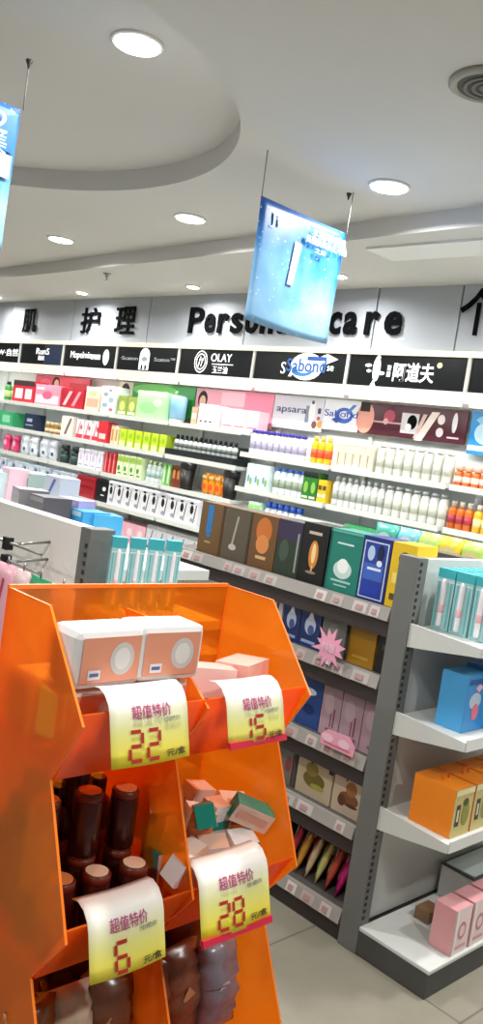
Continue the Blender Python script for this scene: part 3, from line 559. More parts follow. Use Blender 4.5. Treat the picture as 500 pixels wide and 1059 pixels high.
# bottom deck pouches
for k, (u, c, dc, lab) in enumerate(((300, 'c8324a', 'f2d6b8', 'red'), (312, 'e0a43c', 'f6ead0', 'golden'), (322, 'e8d0a8', 'b8303a', 'cream and red'), (333, 'd8dc8c', '7c9a3c', 'lime'), (345, 'd65a4a', 'f4dcc0', 'coral'), (357, 'd41c86', 'f3a8cf', 'magenta'), (368, 'e8b48c', 'a83a34', 'peach'))):
    pouch('%s sachet leaning on the bottom shelf of the gondola' % lab, .12, .17, .022, c, [('r', .5, .8, .8, .2, dc), ('e', .45, .4, .6, .34, dc), ('s', .6, .4, .2, .3, c)], loc=(-2.06 + k*.05, 2.50, .102), tilt=-.28, rz=-.95)
for k, (u, c) in enumerate(((305, 'b02c34'), (325, 'e7c9a0'), (345, 'b83a3a'))):
    pouch('%s sachet stacked at the back of the bottom gondola shelf' % ['crimson', 'sand coloured', 'brick red'][k], .13, .20, .03, c, [('s', .5, .5, .3, .7, 'f0dcc0')], loc=(-2.08 + k*.14, 2.70, .102), tilt=-.2)
# pink starburst tag on the second rail and pink talker on the third
t = thing('starburst_tag', 'pink starburst price tag standing on the second gondola rail', 'tag', (xu(339, 2.375, .955), 2.375, .955))
pts = []
for k in range(24):
    r = (.074 if k % 2 == 0 else .042) * (1 + .15 * math.sin(k * 1.7)); a = k * math.pi / 12 + .2
    pts.append((r * math.cos(a), 0, .03 + r * math.sin(a)))
MB().prism(pts, (0, .003, 0), mat('f3a9c6', .5)).build('star', t)
MB().box(-.008, .008, .003, .012, -.03, .03, WHITE).build('clip', t)
text('writing', '特惠', .022, mat('f9dbe6'), (0, -.002, .03), parent=t)
mb = MB().prism([(-.075, 0, 0), (.075, 0, 0), (.078, .0, .035), (.05, 0, .062), (-.05, 0, .058), (-.078, 0, .035)], (0, .003, 0), mat('f0a9bf', .5))
mb.deco([('e', -.3, .5, .35, .5, mat('f8d0dc')), ('e', .2, .5, .35, .5, mat('f8d0dc')), ('r', 0, .2, .8, .08, mat('d86a8c'))], .15, .06, 0)
tag(mb.build('shelf_talker', loc=(xu(348, 2.375, .66), 2.378, .645)), 'pink cloud shaped shelf talker on the third gondola rail', 'tag')

# ------------------------------------------------------------------ end display at the right (faces +x)
E = thing('end_display', 'grey and white end shelf unit with curved brackets at the right edge', 'shelving', (0, 0, 0))
EY0, EY1 = 2.39, 3.30
MB().box(-1.69, -1.61, EY0 - .003, EY0 + .05, 0, 1.37, GREY, .003).build('post', E)
MB().box(-1.69, -1.61, EY1 - .05, EY1, 0, 1.37, GREY, .003).build('post', E)
mb = MB()
for k in range(52): mb.box(-1.6115, -1.6085, EY0 + .006, EY0 + .018, .12 + k*.024, .132 + k*.024, SLOT)
mb.build('slots', E)
MB().box(-1.66, -1.625, EY0 + .05, EY1 - .05, .1, 1.365, mat('cdd0cc', .5)).build('back_panel', E)
MB().box(-1.69, -1.33, EY0, EY1, 0, .085, GREYD, .004).build('plinth', E)
MB().box(-1.61, -1.325, EY0 - .002, EY1, .085, .10, SHELFW, .004).build('base_shelf', E)
for z, dp in ((1.14, .27), (.84, .27), (.51, .27)):
    s = MB().box(-1.61, -1.61 + dp, EY0 + .01, EY1 - .01, z - .02, z, SHELFW, .003).build('shelf', E)
    for yy in (EY0 + .004, EY1 - .012):
        pr = [(-1.61, yy, z + .012)] + [(-1.61 + dp, yy, z - .001), (-1.61 + dp, yy, z - .03)]
        for k in range(1, 9):
            f = k / 8; pr.append((-1.61 + dp * (1 - f) , yy, z - .03 - .022 * math.sin(f * math.pi * .5) - .015 * f * f))
        MB().prism(pr, (0, .008, 0), SHELFW).build('bracket', s)
    MB().box(-1.61 + dp, -1.605 + dp, EY0 + .01, EY1 - .01, z - .03, z + .008, mat('dadcda', .3)).build('price_rail', s)
# goods: front of these cartons faces +x
RZ = math.pi / 2
def ebox(y0, y1, z, h, x0, x1, body, label, deco=(), side=None, rz=RZ, name='carton', cat='box'):
    return carton(name, label, cat, y1 - y0, x1 - x0, h, body, deco, side, loc=((x0 + x1)/2, (y0 + y1)/2, z + .001), rz=rz)
def tubepack(x, y, z, lab, group=None, rz=0):
    t = thing('tube_pack', lab, 'tube pack', (x, y, z), rz, group)
    mb = MB().box(-.032, .032, -.022, .022, 0, .175, mat('a4d2d3', .35)); mb.box(-.033, .033, -.023, .023, .175, .205, mat('3fb0ba', .35))
    mb.deco([('r', -.36, .5, .08, .9, mat('5fb6bc')), ('r', .36, .5, .08, .9, mat('5fb6bc')), ('r', .0, .93, 1, .02, mat('dff3f3'))], .064, .175, -.022); mb.build('carton', t)
    MB().lathe([(.007, .012), (.009, .02), (.009, .13), (.008, .165), (.005, .172)], mat('f4f0f4', .3), 12, c=(.0, -.030, 0)).lathe([(.0092, .06), (.0098, .064), (.0098, .082), (.0092, .086)], mat('f0bcc4', .4), 12, c=(.0, -.0302, 0)).build('tube', t)
    return t
p0 = tubepack(-1.555, 2.50, 1.141, 'teal pack with a white tube on the top shelf of the end display', 'teal tube packs on the end display')
p0['label'] = 'teal pack with a white tube on the end display, nearest the grey post'
for k, (x, y) in enumerate(((-1.485, 2.50), (-1.41, 2.50))): dup(p0, (x, y, 1.141), label='teal pack with a white tube on the end display, ' + ['second from the grey post', 'at the outer front corner'][k])
for k in range(5):
    for j, x in enumerate((-1.555, -1.48)): dup(p0, (x, 2.56 + k*.06, 1.141), label='teal tube pack behind the first ones on the end display, %s row, %s' % (ORDN[k+1], ['wall side', 'aisle side'][j]))
ebox(2.46, 2.60, .84, .185, -1.50, -1.40, '3a8fd0', 'blue carton with a pink flower on the second shelf of the end display', [('e', .4, .55, .5, .3, 'b8c8d8'), ('d', .5, .78, .3, .16, 'f2b8cc'), ('e', .45, .35, .3, .3, 'e0788c'), ('r', .5, .9, .9, .1, '1c5c9c')], side='4aa2dc')
ebox(2.60, 2.74, .84, .20, -1.50, -1.36, '2274b4', 'blue carton with a round white seal at the right edge of the end display', [('e', .4, .3, .62, .42, 'e8ecec'), ('e', .4, .3, .5, .34, 'c8d2d4'), ('r', .4, .32, .34, .04, '4a545c'), ('r', .5, .85, .9, .12, '4aa4dc')])
for k in range(3): ebox(2.76 + k*.15, 2.89 + k*.15, .84, .20, -1.50, -1.36, '2a80c0', 'blue carton on the end display beyond the white seal one, ' + ORDN[k], [('e', .5, .4, .5, .4, 'dde8ee')])
for k in range(5):
    o = ebox(2.43 + k*.12, 2.54 + k*.12, .51, .16, -1.52, -1.36, 'c8b878', 'orange bag with olive printed front on the end display, ' + ['first', 'second', 'third', 'fourth', 'fifth'][k] + ' from the grey post', [('r', .25, .45, .22, .45, '3a3428'), ('r', .25, .45, .1, .25, 'd8d0b0'), ('e', .65, .45, .4, .5, '8a8a3c'), ('e', .6, .7, .3, .16, '4a5428'), ('r', .5, .93, 1, .12, 'e8dca8')], side='f08a1c', name='carry_bag')
    MB().tube([(-.02, 0, .155), (-.015, 0, .18), (.015, 0, .18), (.02, 0, .155)], .003, mat('d8641c'), 6).build('handle', o)
for k in range(4):
    ebox(2.52 + k*.11, 2.615 + k*.11, .10, .155, -1.42, -1.335, 'ecd8d6', 'pink and white carton standing on the base shelf of the end display, ' + ['nearest', 'second', 'third', 'last'][k] + ' in line', [('e', .5, .5, .5, .4, 'c8868c'), ('e', .5, .5, .32, .24, 'ecd0d0'), ('r', .5, .15, .7, .08, 'd8a0a4'), ('r', .1, .5, .12, 1, 'f4f4f2')], side='e8a8ac')
o = ebox(2.62, 2.70, .10, .04, -1.55, -1.49, '8a6a4c', 'small brown item lying on the base shelf of the end display', [('r', .5, .5, .5, .5, '5c4030')])
o = MB().box(-1.60, -1.46, 2.84, 3.2, .101, .22, mat('d4dedc', .4)).box(-1.602, -1.458, 2.835, 3.202, .22, .225, mat('3a4444', .4)).box(-1.59, -1.47, 2.85, 3.19, .225, .228, mat('c4d0ce', .4)).build('tray_box'); tag(o, 'pale box with dark rim at the back of the base shelf of the end display', 'box')

# ------------------------------------------------------------------ left gondola, end post at x -1.92
Lg = thing('pegboard_gondola', 'white pegboard gondola with a grey end post behind the orange stand', 'shelving', (0, 0, 0))
LX0, LX1 = -6.2, -1.92
MB().box(LX1 - .05, LX1, 1.31, 1.39, 0, 1.37, GREY, .003).build('post', Lg)
mb = MB()
for k in range(50): mb.box(LX1 - .02, LX1 - .008, 1.3085, 1.3115, .14 + k*.024, .152 + k*.024, SLOT)
mb.build('slots', Lg)
MB().box(LX0, LX1 - .05, 1.325, 1.375, .1, 1.365, mat('f0eee8', .5)).build('back_panel', Lg)
MB().box(LX0, LX1 - .05, .95, 1.75, 0, .1, GREYD).build('plinth', Lg)
MB().box(LX0, LX1 - .05, 1.375, 1.80, 1.22, 1.25, SHELFW).build('rear_shelf', Lg)
MB().box(LX0, LX1 - .05, 1.375, 1.80, .8, .83, SHELFW).build('rear_shelf', Lg)
MB().box(LX0, LX1 - .05, .98, 1.325, .5, .53, SHELFW).build('front_shelf', Lg)
# hook rails
for z in (1.285, 1.235):
    mb = MB(); mb.tube([(-3.4, 1.21, z), (-1.99, 1.21, z)], .004, STEEL, 8)
    for x in (-2.14, -2.7, -3.3): mb.tube([(x, 1.325, z + .01), (x, 1.21, z)], .004, STEEL, 8)
    for x in (-2.17, -2.27, -2.62, -2.72, -3.0, -3.1): mb.box(x - .012, x + .012, 1.198, 1.22, z - .02, z + .015, BLACK)
    mb.build('hook_rail', Lg)
def hang(u, c, w, lab, dc):
    x = xu(u, 1.17, 1.1); o = pouch(lab, w, .24, .03, c, dc, loc=(x, 1.17, 1.0), name='hanging_pack', cat='pack')
    MB().tube([(0, 0, .235), (0, .0, .262)], .003, STEEL, 6).build('hanging_loop', o)
hang(35, '1f8a5c', .12, 'green pack hanging on the pegboard rail', [('r', .5, .5, .7, .4, '2aa070')])
hang(2, 'e9aebc', .12, 'pink pack hanging at the left edge of the pegboard', [('s', .5, .5, .3, .7, 'c84a60')])
hang(18, 'e3c6c6', .09, 'pale pink pack hanging between the pink and green ones', [('s', .5, .6, .4, .5, 'c04050'), ('s', .4, .3, .4, .4, 'c04050')])
hang(58, 'd9c6bc', .12, 'beige pack hanging beside the grey end post', [('r', .5, .7, .6, .1, 'c8aca0')])
# goods on the rear shelf of the left gondola, showing above its top edge
def lbox(u, y, h, w, d, c, lab, dc=(), name='carton'):
    x = xu(u, y, 1.25 + h*.8); return carton(name, lab, 'box', w, d, h, c, dc, loc=(x, y, 1.251), rz=random.uniform(-.25, .25))
lbox(3, 1.60, .17, .14, .1, 'cfe6ea', 'pale aqua carton at the left edge above the pegboard', [('e', .5, .7, .5, .3, 'f2fafa')])
lbox(16, 1.62, .19, .08, .08, 'f2c6d4', 'pink and white carton above the pegboard', [('r', .5, .8, .8, .2, 'f8f0f2'), ('r', .3, .5, .2, .6, 'e88aa8')])
lbox(34, 1.70, .18, .15, .1, '9fb4b0', 'grey green carton lying tilted above the pegboard', [('s', .5, .8, .8, .3, '5c746e'), ('r', .5, .95, 1, .1, 'e2ecea')])
lbox(31, 1.50, .15, .10, .1, '8a868e', 'dark grey box above the pegboard left of the black one', [('r', .5, .9, .9, .12, '9a969e')])
lbox(52, 1.49, .145, .10, .1, '57545c', 'near black box above the pegboard', [('r', .5, .92, .9, .1, '8c8890')])
lbox(64, 1.70, .19, .12, .08, 'c8d4e4', 'pale blue clear wrapped carton above the pegboard', [('s', .5, .8, .5, .3, '4c6cb8'), ('e', .3, .6, .3, .2, 'eef4fa')])
lbox(76, 1.60, .14, .12, .08, 'b8a8cc', 'lilac carton above the pegboard beside the blue ones', [('r', .5, .9, .8, .12, 'd8ccE4')])
lbox(93, 1.60, .115, .09, .1, '3fa0dc', 'bright blue carton above the pegboard near the end post', [('r', .5, .9, .7, .14, 'b8e0f4')])
lbox(107, 1.64, .11, .09, .1, '4aa8dc', 'second bright blue carton above the pegboard, beside the end post', [('r', .4, .9, .2, .2, 'e8f6fc')])
# end shelf with teal tubes right of the post
s = thing('end_bracket_shelf', 'white end shelf on the grey post behind the orange stand', 'shelf', (0, 0, 0))
MB().box(-1.918, -1.70, 1.32, 1.62, 1.14, 1.165, SHELFW).build('shelf', s)
MB().box(-1.918, -1.70, 1.32, 1.62, 0, .1, GREYD).build('plinth', s)
MB().box(-1.918, -1.90, 1.40, 1.62, .1, 1.14, mat('cdd0cc', .5)).build('back_panel', s)
for k, (x, y) in enumerate(((-1.87, 1.37), (-1.86, 1.425), (-1.85, 1.48), (-1.84, 1.535))):
    t = dup(p0, (x, y, 1.166), rz=1.1, label='teal topped tube pack on the shelf behind the orange stand, ' + ORDN[k] + ' from left')
    t['group'] = 'tube packs behind the orange stand'; t.scale = (.62, .62, .95)

# ------------------------------------------------------------------ hanging posters
def banner(x, y0, y1, z0, z1, lab, deco, strings, words, mirror=False):
    t = thing('hanging_poster', lab, 'poster', (x, y0, z0))
    w, h = y1 - y0, z1 - z0
    mb = MB(); NX, NZ = 14, 16; bm_ = POSTER; g = []
    for i in range(NX + 1):
        col = []
        for j in range(NZ + 1):
            fx, fz = i / NX, j / NZ
            bulge = .018 * math.sin(fx * 3.3 + fz * 2.2) * (1 - fz * .6) - .03 * (1 - fz) ** 2 * (fx - .3)
            col.append(mb.bm.verts.new((bulge, fx * w, fz * h + .012 * math.sin(math.pi * fx) * (fz - 1))))
        g.append(col)
    k = mb.mi(bm_)
    for i in range(NX):
        for j in range(NZ):
            f = mb.bm.faces.new((g[i][j], g[i+1][j], g[i+1][j+1], g[i][j+1])); f.material_index = k; f.smooth = True
    o = mb.build('sheet', t)
    sm = o.modifiers.new('thickness', 'SOLIDIFY'); sm.thickness = .0015
    def pic(name, P, m_, off):
        mb = MB()
        def bz(fy, fz): return .018 * math.sin(fy * 3.3 + fz * 2.2) * (1 - fz * .6) - .03 * (1 - fz) ** 2 * (fy - .3)
        mb.poly([(bz(a, b) + off, a * w, b * h) for a, b in P], m_); return mb.build(name, t)
    for nm, P, m_, off in deco: pic(nm, P, m_, off)
    for (yy, zz, sy) in strings:
        MB().tube([(0, yy - y0, h - .01 if abs(yy-y0) < w else h), (0, sy - y0, zz - z0)], .0022, mat('6a6a66', .6), 6).build('string', t)
    for s_, a, b, hh, ww in words:
        text('writing', s_, hh, mat('a8c6dc', .5), (.012, a * w, b * h), (math.pi/2, 0, math.pi/2), t, width=ww)
    return t
m = bpy.data.materials.new('blue_poster_print'); m.use_nodes = True; nt = m.node_tree; b = nt.nodes['Principled BSDF']
tc = nt.nodes.new('ShaderNodeTexCoord'); sp = nt.nodes.new('ShaderNodeSeparateXYZ'); nt.links.new(tc.outputs['Object'], sp.inputs[0])
n1 = nt.nodes.new('ShaderNodeTexNoise'); n1.inputs['Scale'].default_value = 5.5; n1.inputs['Detail'].default_value = 6
nt.links.new(tc.outputs['Object'], n1.inputs['Vector'])
ad = nt.nodes.new('ShaderNodeMath'); ad.operation = 'MULTIPLY_ADD'; ad.inputs[1].default_value = .42; nt.links.new(n1.outputs[0], ad.inputs[0])
nt.links.new(sp.outputs[2], ad.inputs[2])
cr = nt.nodes.new('ShaderNodeValToRGB'); nt.links.new(ad.outputs[0], cr.inputs[0])
cr.color_ramp.elements[0].position = .12; cr.color_ramp.elements[0].color = srgb('6a9fc8')
cr.color_ramp.elements[1].position = .68; cr.color_ramp.elements[1].color = srgb('0e3a74')
for p, c in ((.30, '84b0d2'), (.42, '5f97c4'), (.54, '2c6dab')):
    e = cr.color_ramp.elements.new(p); e.color = srgb(c)
vo = nt.nodes.new('ShaderNodeTexVoronoi'); vo.inputs['Scale'].default_value = 31; nt.links.new(tc.outputs['Object'], vo.inputs['Vector'])
lt = nt.nodes.new('ShaderNodeMath'); lt.operation = 'LESS_THAN'; lt.inputs[1].default_value = .13; nt.links.new(vo.outputs[0], lt.inputs[0])
mm = nt.nodes.new('ShaderNodeMath'); mm.operation = 'MULTIPLY'; mm.inputs[1].default_value = .5; nt.links.new(lt.outputs[0], mm.inputs[0])
mx = nt.nodes.new('ShaderNodeMix'); mx.data_type = 'RGBA'; mx.inputs[7].default_value = srgb('d8ecf8')
nt.links.new(mm.outputs[0], mx.inputs[0]); nt.links.new(cr.outputs[0], mx.inputs[6]); nt.links.new(mx.outputs[2], b.inputs['Base Color'])
b.inputs['Roughness'].default_value = .35
POSTER = m
ell = lambda cx, cz, a, b2: [(cx + a*math.cos(t*math.pi/12), cz + b2*math.sin(t*math.pi/12)) for t in range(24)]
banner(-2.68, 2.425, 2.985, 2.165, 2.665, 'glossy light blue poster hanging in front of the word Personal care',
    [('bottle_picture', [(.37, .38), (.44, .38), (.50, .75), (.42, .76)], mat('9c9ccb', .4), .006)],
    [(2.435, 2.85, 2.43), (2.98, 2.85, 2.985)],
    [('水润肌肤焕亮', .78, .89, .026, .22), ('美丽肌肤从此开始', .76, .82, .026, .27), ('之旅', .70, .745, .016, .07), ('Ji', .17, .85, .05, .06)])
banner(-2.87, .88, 1.44, 2.20, 2.68, 'blue hanging poster with a pale band cut off at the left edge',
    [('pale_band', [(.02, .52), (.98, .50), (.98, .66), (.02, .68)], mat('b4c4dc', .4), .008),
     ('dark_block', [(.5, .70), (.985, .68), (.985, .96), (.5, .98)], mat('2560a8', .4), .006)],
    [(.9, 2.85, .89), (1.447, 2.85, 1.447)], [('2', .86, .86, .07, .06), ('美', .86, .72, .05, .07)])
for x, y, lab in ((-2.87, 1.447, 'dark ceiling hook above the left hanging poster'), (-2.71, 2.99, 'small ceiling hook right of the blue poster')):
    MB().lathe([(.012, 0), (.012, -.006), (.006, -.016), (.003, -.03)], mat('3a3230', .5), 10).build('ceiling_hook', loc=(x, y, ZM if x > -2.8 else ZM))
    tag(bpy.context.scene.objects[-1] if False else [o for o in bpy.data.objects if o.name.startswith('ceiling_hook')][-1], lab, 'hook')

# ------------------------------------------------------------------ orange acrylic bin stand (front towards +x)
OR = acrylic('orange_acrylic', 'ffc870', 'ffa838', .50)
ORB = acrylic('orange_acrylic_back', 'ffbc60', 'ffa436', .66)
ORD = acrylic('orange_acrylic_front', 'ffa650', 'ff9238', .30)
EDGE = mat('ff8428', .3)
D = thing('bin_display_stand', 'translucent orange acrylic tiered bin stand with price cards in front', 'display stand', (0, 0, 0))
YL, YM, YR, XB = .633, .851, 1.07, -1.116
lips = [(-.886, 1.265), (-.859, .986), (-.832, .707), (-.805, .428)]
inn = [(-.943, 1.173), (-.927, .9025), (-.900, .623), (-.875, .344)]
prof = [(XB, 1.397), (-1.0, 1.397)]
for a, b_ in zip(lips, inn): prof += [a, b_]
prof += [(-.80, .12), (-.80, 0), (XB, 0)]
for y, nm in ((YL, 'side_panel'), (YM, 'middle_divider'), (YR, 'side_panel')):
    pr = prof if nm == 'side_panel' else [(XB, 1.36), (-1.03, 1.36)] + [(x - .004, z) for x, z in prof[2:-3]] + prof[-3:]
    mb = MB().prism([(x, y - .002, z) for x, z in pr], (0, .004, 0), OR, EDGE)
    mb.build(nm, D)
MB().box(XB - .004, XB, YL, YR, .0, 1.397, ORB).box(XB - .005, XB + .001, YL, YR, 1.394, 1.400, EDGE).build('back_panel', D)
for k, (lp, ip) in enumerate(zip(lips, inn)):
    for ya, yb in ((YL + .003, YM - .003), (YM + .003, YR - .003)):
        # front board leans from the lip down to the inner corner, floor slopes back
        MB().prism([(lp[0] - .012, ya, lp[1] + .012), (lp[0] - .008, ya, lp[1] + .012), (ip[0] + .004, ya, ip[1]), (ip[0], ya, ip[1])], (0, yb - ya, 0), ORD).build('bin_front', D)
        MB().prism([(ip[0] + .002, ya, ip[1]), (ip[0], ya, ip[1] + .004), (XB, ya, ip[1] + .034), (XB, ya, ip[1] + .030)], (0, yb - ya, 0), ORD).build('bin_floor', D)
for ya, yb in ((YL, YR),): MB().box(XB, -.80, ya + .003, yb - .003, 0, .02, ORD).build('base_board', D)

# price cards
m = bpy.data.materials.new('price_card_print'); m.use_nodes = True; nt = m.node_tree; b = nt.nodes['Principled BSDF']
tc = nt.nodes.new('ShaderNodeTexCoord'); sp = nt.nodes.new('ShaderNodeSeparateXYZ'); nt.links.new(tc.outputs['Object'], sp.inputs[0])
cr = nt.nodes.new('ShaderNodeValToRGB'); mr = nt.nodes.new('ShaderNodeMapRange'); mr.inputs[1].default_value = -.066; mr.inputs[2].default_value = .015
nt.links.new(sp.outputs[2], mr.inputs[0]); nt.links.new(mr.outputs[0], cr.inputs[0])
cr.color_ramp.elements[0].color = srgb('f2dc1c'); cr.color_ramp.elements[1].color = srgb('f1efe6'); cr.color_ramp.elements[1].position = .9
e = cr.color_ramp.elements.new(.45); e.color = srgb('e6e488')
nt.links.new(cr.outputs[0], b.inputs['Base Color']); b.inputs['Roughness'].default_value = .4
CARD = m
RED = mat('b0281c', .5); MAG = mat('b03a78', .5); REDB = mat('c8203c', .5)
SEG = {'0': 'abcdef', '1': 'bc', '2': 'abged', '5': 'afgcd', '6': 'afgedc', '8': 'abcdefg'}
def price_card(x, y0, y1, z, digits, lab, drop=.082, red_edge=False, faint='', out=.30, heading='超值特价'):
    t = thing('price_card', lab, 'price card', (x, y0, z))
    w = y1 - y0; mb = MB(); N = 10
    def front(zz): return .004 + out * max(0, -.004 - zz)           # the card springs outward below the lip
    sec = [(-.042, .021), (-.028, .024), (-.013, .019), (-.002, .008), (.004, -.004)] + [(front(q_), q_) for q_ in (-.004 - drop * (k + 1) / 4 for k in range(4))]
    bow = lambda f: .004 * math.sin(math.pi * f)
    cols = []
    for i in range(N + 1):
        f = i / N; cols.append([mb.bm.verts.new((a + bow(f), f * w, b_)) for a, b_ in sec])
    k = mb.mi(CARD)
    for c0, c1 in zip(cols, cols[1:]):
        for j in range(len(sec) - 1):
            f = mb.bm.faces.new((c0[j], c1[j], c1[j+1], c0[j+1])); f.material_index = k; f.smooth = True
    o = mb.build('card', t); sm = o.modifiers.new('thickness', 'SOLIDIFY'); sm.thickness = .0012
    if red_edge:
        e = front(-drop) ; MB().prism([(e - .003, 0, -drop - .001), (e + .004, 0, -drop - .001), (e + .007, 0, -drop - .010), (e, 0, -drop - .010)], (0, w, 0), REDB).build('red_lower_edge', t)
    h = .036 if drop > .055 else .031; dw = .020; th = .005; n = len(digits); cx0 = w * .42 - n * (dw + .008) / 2; zz = -.0195 - (drop - .018) * .52 if drop > .06 else -.016 - (drop-.012)*.5
    mb = MB()
    def pt(y, z_, off=.0022): return (front(z_) + bow(y / w) + off, y, z_)
    for i, ch in enumerate(digits):
        ox = cx0 + i * (dw + .009); on = SEG.get(ch, '')
        q = {'a': (0, dw, h/2, 1), 'g': (0, dw, 0, 1), 'd': (0, dw, -h/2, 1), 'f': (0, 0, .001, h/2), 'b': (dw, dw, .001, h/2), 'e': (0, 0, -h/2, -.001), 'c': (dw, dw, -h/2, -.001)}
        for s_ in on:
            a, b_, c, d = q[s_]
            if s_ in 'agd': P = [(a + .002, c - th/2), (b_ - .002, c - th/2), (b_ - .002, c + th/2), (a + .002, c + th/2)]
            else: P = [(a - th/2, c + .002), (a + th/2, c + .002), (a + th/2, d - .002), (a - th/2, d - .002)]
            mb.poly([pt(ox + p[0], zz + p[1]) for p in P], RED)
    mb.build('price_digits', t)
    def on_card(name, s_, hh, m_, cy, cz, width):
        o = text(name, s_, hh, m_, (0, 0, 0), (0, 0, 0), t, width=width, thick=.0003)
        for v in o.data.vertices:
            y, z_ = cy + v.co.x, cz + v.co.y
            base = front(z_) if z_ < -.004 else .004 - (z_ + .004) * .75
            v.co = (base + bow(y / w) + .0024 + v.co.z, y, z_)
    on_card('unit_writing', '元/盒', .007, mat('3a3a24'), w*.80, zz - .014, w * .26)
    on_card('heading', heading, .012, MAG, w*.50, -.003, w*.5)
    on_card('small_writing', '惊爆价', .005, mat('a8a890'), w*.76, -.0155, w*.24)
    return t
price_card(-.885, .668, .800, 1.282, '22', 'white and yellow price card reading 22 on the upper left bin', .066)
price_card(-.885, .878, .998, 1.272, '15', 'white and yellow price card reading 15 on the upper right bin', .053, True)
price_card(-.866, .668, .794, .994, '6', 'yellow price card reading 6 on the middle left bin', .062)
price_card(-.862, .855, .998, 1.006, '28', 'white and yellow price card reading 28 on the middle right bin', .070, True)

# ---- soap packs in the upper left bin
def soap(x, y, z, rz, lab):
    t = thing('tissue_pack', lab, 'pack', (x, y, z), rz)
    mb = MB().box(-.056, .056, -.033, .033, 0, .082, mat('efeeec', .35), .012)
    mb.build('wrapper', t)
    mb = MB(); mb.deco([('r', 0, .5, .86, .76, mat('f2a284', .45)), ('e', .16, .5, .36, .56, mat('dcd6d2', .45)), ('e', .16, .5, .24, .38, mat('f2eeea', .45)), ('r', -.24, .26, .18, .16, mat('f4f2f4', .45)), ('r', -.24, .26, .13, .06, mat('6a70a8', .45))], .112, .082, -.0332)
    mb.build('printed_label', t)
soap(-.962, .693, 1.297, RZ + .02, 'white and peach wrapped pack in the upper left bin, left of the two on top')
soap(-.957, .797, 1.300, RZ - .05, 'white and peach wrapped pack in the upper left bin, right of the two on top')
soap(-.975, .690, 1.213, RZ + .05, 'white and peach wrapped pack underneath the left one in the upper left bin')
soap(-.975, .800, 1.213, RZ - .05, 'white and peach wrapped pack underneath the right one in the upper left bin')
soap(-1.06, .695, 1.207, RZ, 'white wrapped pack at the back of the upper left bin')
# ---- pink boxes in the upper right bin
def smallbox(x, y, z, rz, w, d, h, c, side, top, lab, tilt=(0, 0), dc=()):
    o = carton('small_box', lab, 'box', w, d, h, c, dc, side, loc=(x, y, z), rz=rz); o.rotation_euler[0] = tilt[0]; o.rotation_euler[1] = tilt[1]; return o
smallbox(-.975, .925, 1.195, RZ - .5, .075, .06, .102, 'f0c8c0', 'e8b4a8', None, 'pink white box in the upper right bin, left of the two', (-.1, .0), [('r', .5, .5, .7, .1, 'c88a80')])
smallbox(-.980, 1.008, 1.195, RZ + .35, .08, .06, .105, 'f4c4ba', 'eeb2a6', None, 'pink box in the upper right bin, right of the two', (-.08, 0), [('r', .5, .3, .8, .1, 'f8e4de')])
smallbox(-1.045, .96, 1.203, RZ, .08, .06, .06, 'f0c0b8', 'e8b0a8', None, 'pink box at the back of the upper right bin', (0, 0))
# ---- dark jars with orange lids in the middle left bin
def jar(x, y, z, lab, lid='d98a54', h=.062):
    t = thing('jar', lab, 'jar', (x, y, z))
    MB().lathe([(.019, 0), (.0215, .004), (.0215, h - .012), (.019, h - .008)], mat('3a1410', .25), 20).build('body', t)
    MB().lathe([(.021, h - .012), (.021, h - .001), (.0195, h), (.0195, h + .001)], mat('6a2616', .35), 20).lathe([(.0165, h + .001), (.0165, h + .003)], mat(lid, .4), 20).build('lid', t)
jl = [(-.945, .672, .985, 'front left'), (-.940, .728, .985, 'front middle'), (-.935, .790, .98, 'front right'), (-.995, .665, 1.035, 'upper left of the raised'), (-.985, .730, 1.04, 'upper middle of the raised'), (-.99, .80, 1.03, 'upper right of the raised'), (-1.05, .68, 1.06, 'back left'), (-1.05, .75, 1.065, 'back right')]
for k, (x, y, z, s_) in enumerate(jl):
    fl = .9065 + (-.927 - x) * .16; top = (1.022 if k < 3 else z + .082)
    if k < 3: jar(x, y, fl, 'dark brown jar in the middle left bin, %s' % s_, 'e8c8a8' if k in (1, 2) else 'd98a54', top - fl)
    else:
        mid = fl + (top - fl) * .55
        jar(x, y, mid + .0005, 'dark brown jar in the middle left bin, %s' % s_, 'd98a54', top - mid)
        jar(x, y, fl, 'dark brown jar underneath the %s one in the middle left bin' % s_, 'd98a54', mid - fl - .0035)
for k, (x, y) in enumerate(((-1.06, .66), (-1.055, .725), (-1.06, .80))):
    o = bottle('dark red bottle at the back of the middle left bin, ' + ['left', 'middle', 'right'][k] + ' one', .026, .16, '4a1510', '2a0f0c', None, '7a2a1c', loc=(x, y, .945), flat=1)
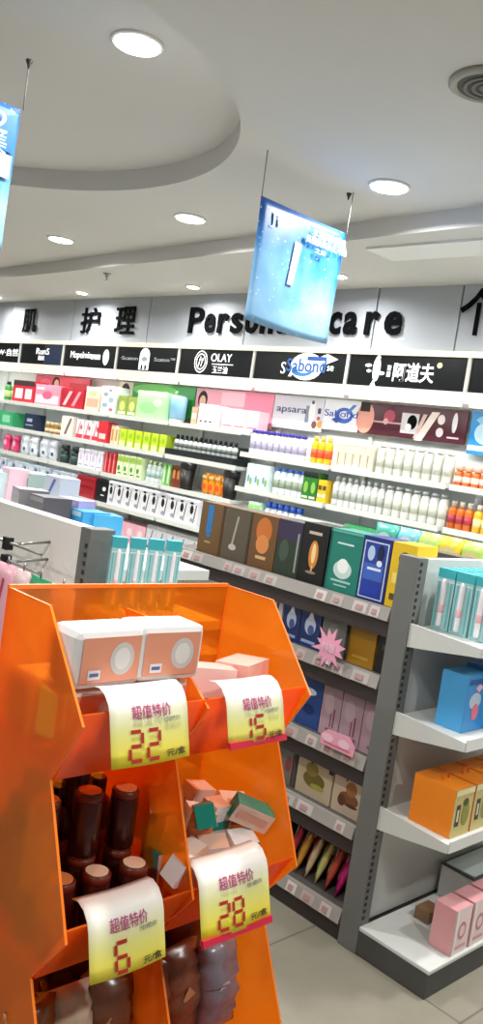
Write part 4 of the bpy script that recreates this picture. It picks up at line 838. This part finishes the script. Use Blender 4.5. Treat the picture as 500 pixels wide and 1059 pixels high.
# ---- small boxes in the middle right bin
random.seed(3)
cols_ = ['efe9e2', 'e8c4a4', 'f2f2ee', '14968a', 'efd2bc', 'e07a3a', 'dfe8e2', 'e9e1d8', '2aa394', 'f0dcd0']
nm_ = ['leaning white', 'peach', 'clean white', 'teal', 'cream', 'orange', 'pale mint', 'ivory', 'dark teal', 'blush']
P_ = [(-.955, .875), (-.95, .92), (-.95, .968), (-.955, 1.02), (-.995, .885), (-.99, .94), (-.995, .99), (-1.0, 1.035), (-1.045, .91), (-1.045, .98)]
for k, (x, y) in enumerate(P_):
    z = (.945 if k < 4 else .975 if k < 8 else .985)
    h = .085 if k >= 4 else .075
    smallbox(x, y, z, RZ + random.uniform(-.5, .5), .046, .036, h, cols_[k], ['14968a', 'efe6dc', 'e9c8b0', 'f4f4f0'][k % 4], None, '%s small medicine box in the middle right bin' % nm_[k], (random.uniform(-.3, .3), random.uniform(-.25, .25)), [('r', .5, .6, .8, .18, ['14968a', 'd87a5c'][k % 2]), ('e', .5, .3, .5, .2, 'e0a088')])
for k, (x, y, z, a) in enumerate(((-.915, .866, .985, .2), (-.96, .95, 1.035, .9), (-.955, 1.035, 1.03, -.5), (-.985, .885, 1.06, .5))):
    o = smallbox(x, y, z, RZ + a, .07, .032, .036, ['f4f2ee', 'ecd8c8', 'f2ddcf', 'e8783a'][k], ['f4f2ee', '16a08c', '109a8a', 'efe6dc'][k], None, ['white leaflet box against the divider', 'cream box lying on top of the pile', 'cream and teal box lying at the right of the pile', 'orange edged box lying at the left of the pile'][k] + ' in the middle right bin', (.3 * (-1) ** k, .35), [('r', .5, .5, .8, .4, ['dfe8ee', 'd89080', 'e8b8a0', 'c8502a'][k])])
# ---- lower bins: pouches
random.seed(5)
for k, (x, y, c, s_, dc) in enumerate(((-.955, .675, '8a5a30', 'tan net', 'd8b83a'), (-.95, .735, 'c8b8a0', 'pale clear', 'efe6d6'), (-.95, .80, '6a4430', 'dark brown', 'a87850'), (-1.02, .69, '9a6a3a', 'ochre', 'c89a50'), (-1.02, .78, '54301f', 'chocolate', '8a5a3c'),
        (-.955, .885, '6a3a26', 'rust', 'a8684a'), (-.95, .95, '7a4a34', 'cocoa', 'b07a58'), (-.94, 1.02, '8a8490', 'grey lilac', 'c8c4d0'), (-1.02, .92, '5a3020', 'umber', '94604a'), (-1.02, 1.0, '6c402c', 'chestnut', 'a47456'))):
    pouch('%s coloured crinkled pouch in the lower %s bin' % (s_, 'left' if k < 5 else 'right'), .09, .15 if x > -1 else .19, .05, c, [('d', .5, .5, .35, .22, dc)], loc=(x, y, .675), rz=RZ + random.uniform(-.4, .4), tilt=random.uniform(-.35, -.1), crinkle=.0045)
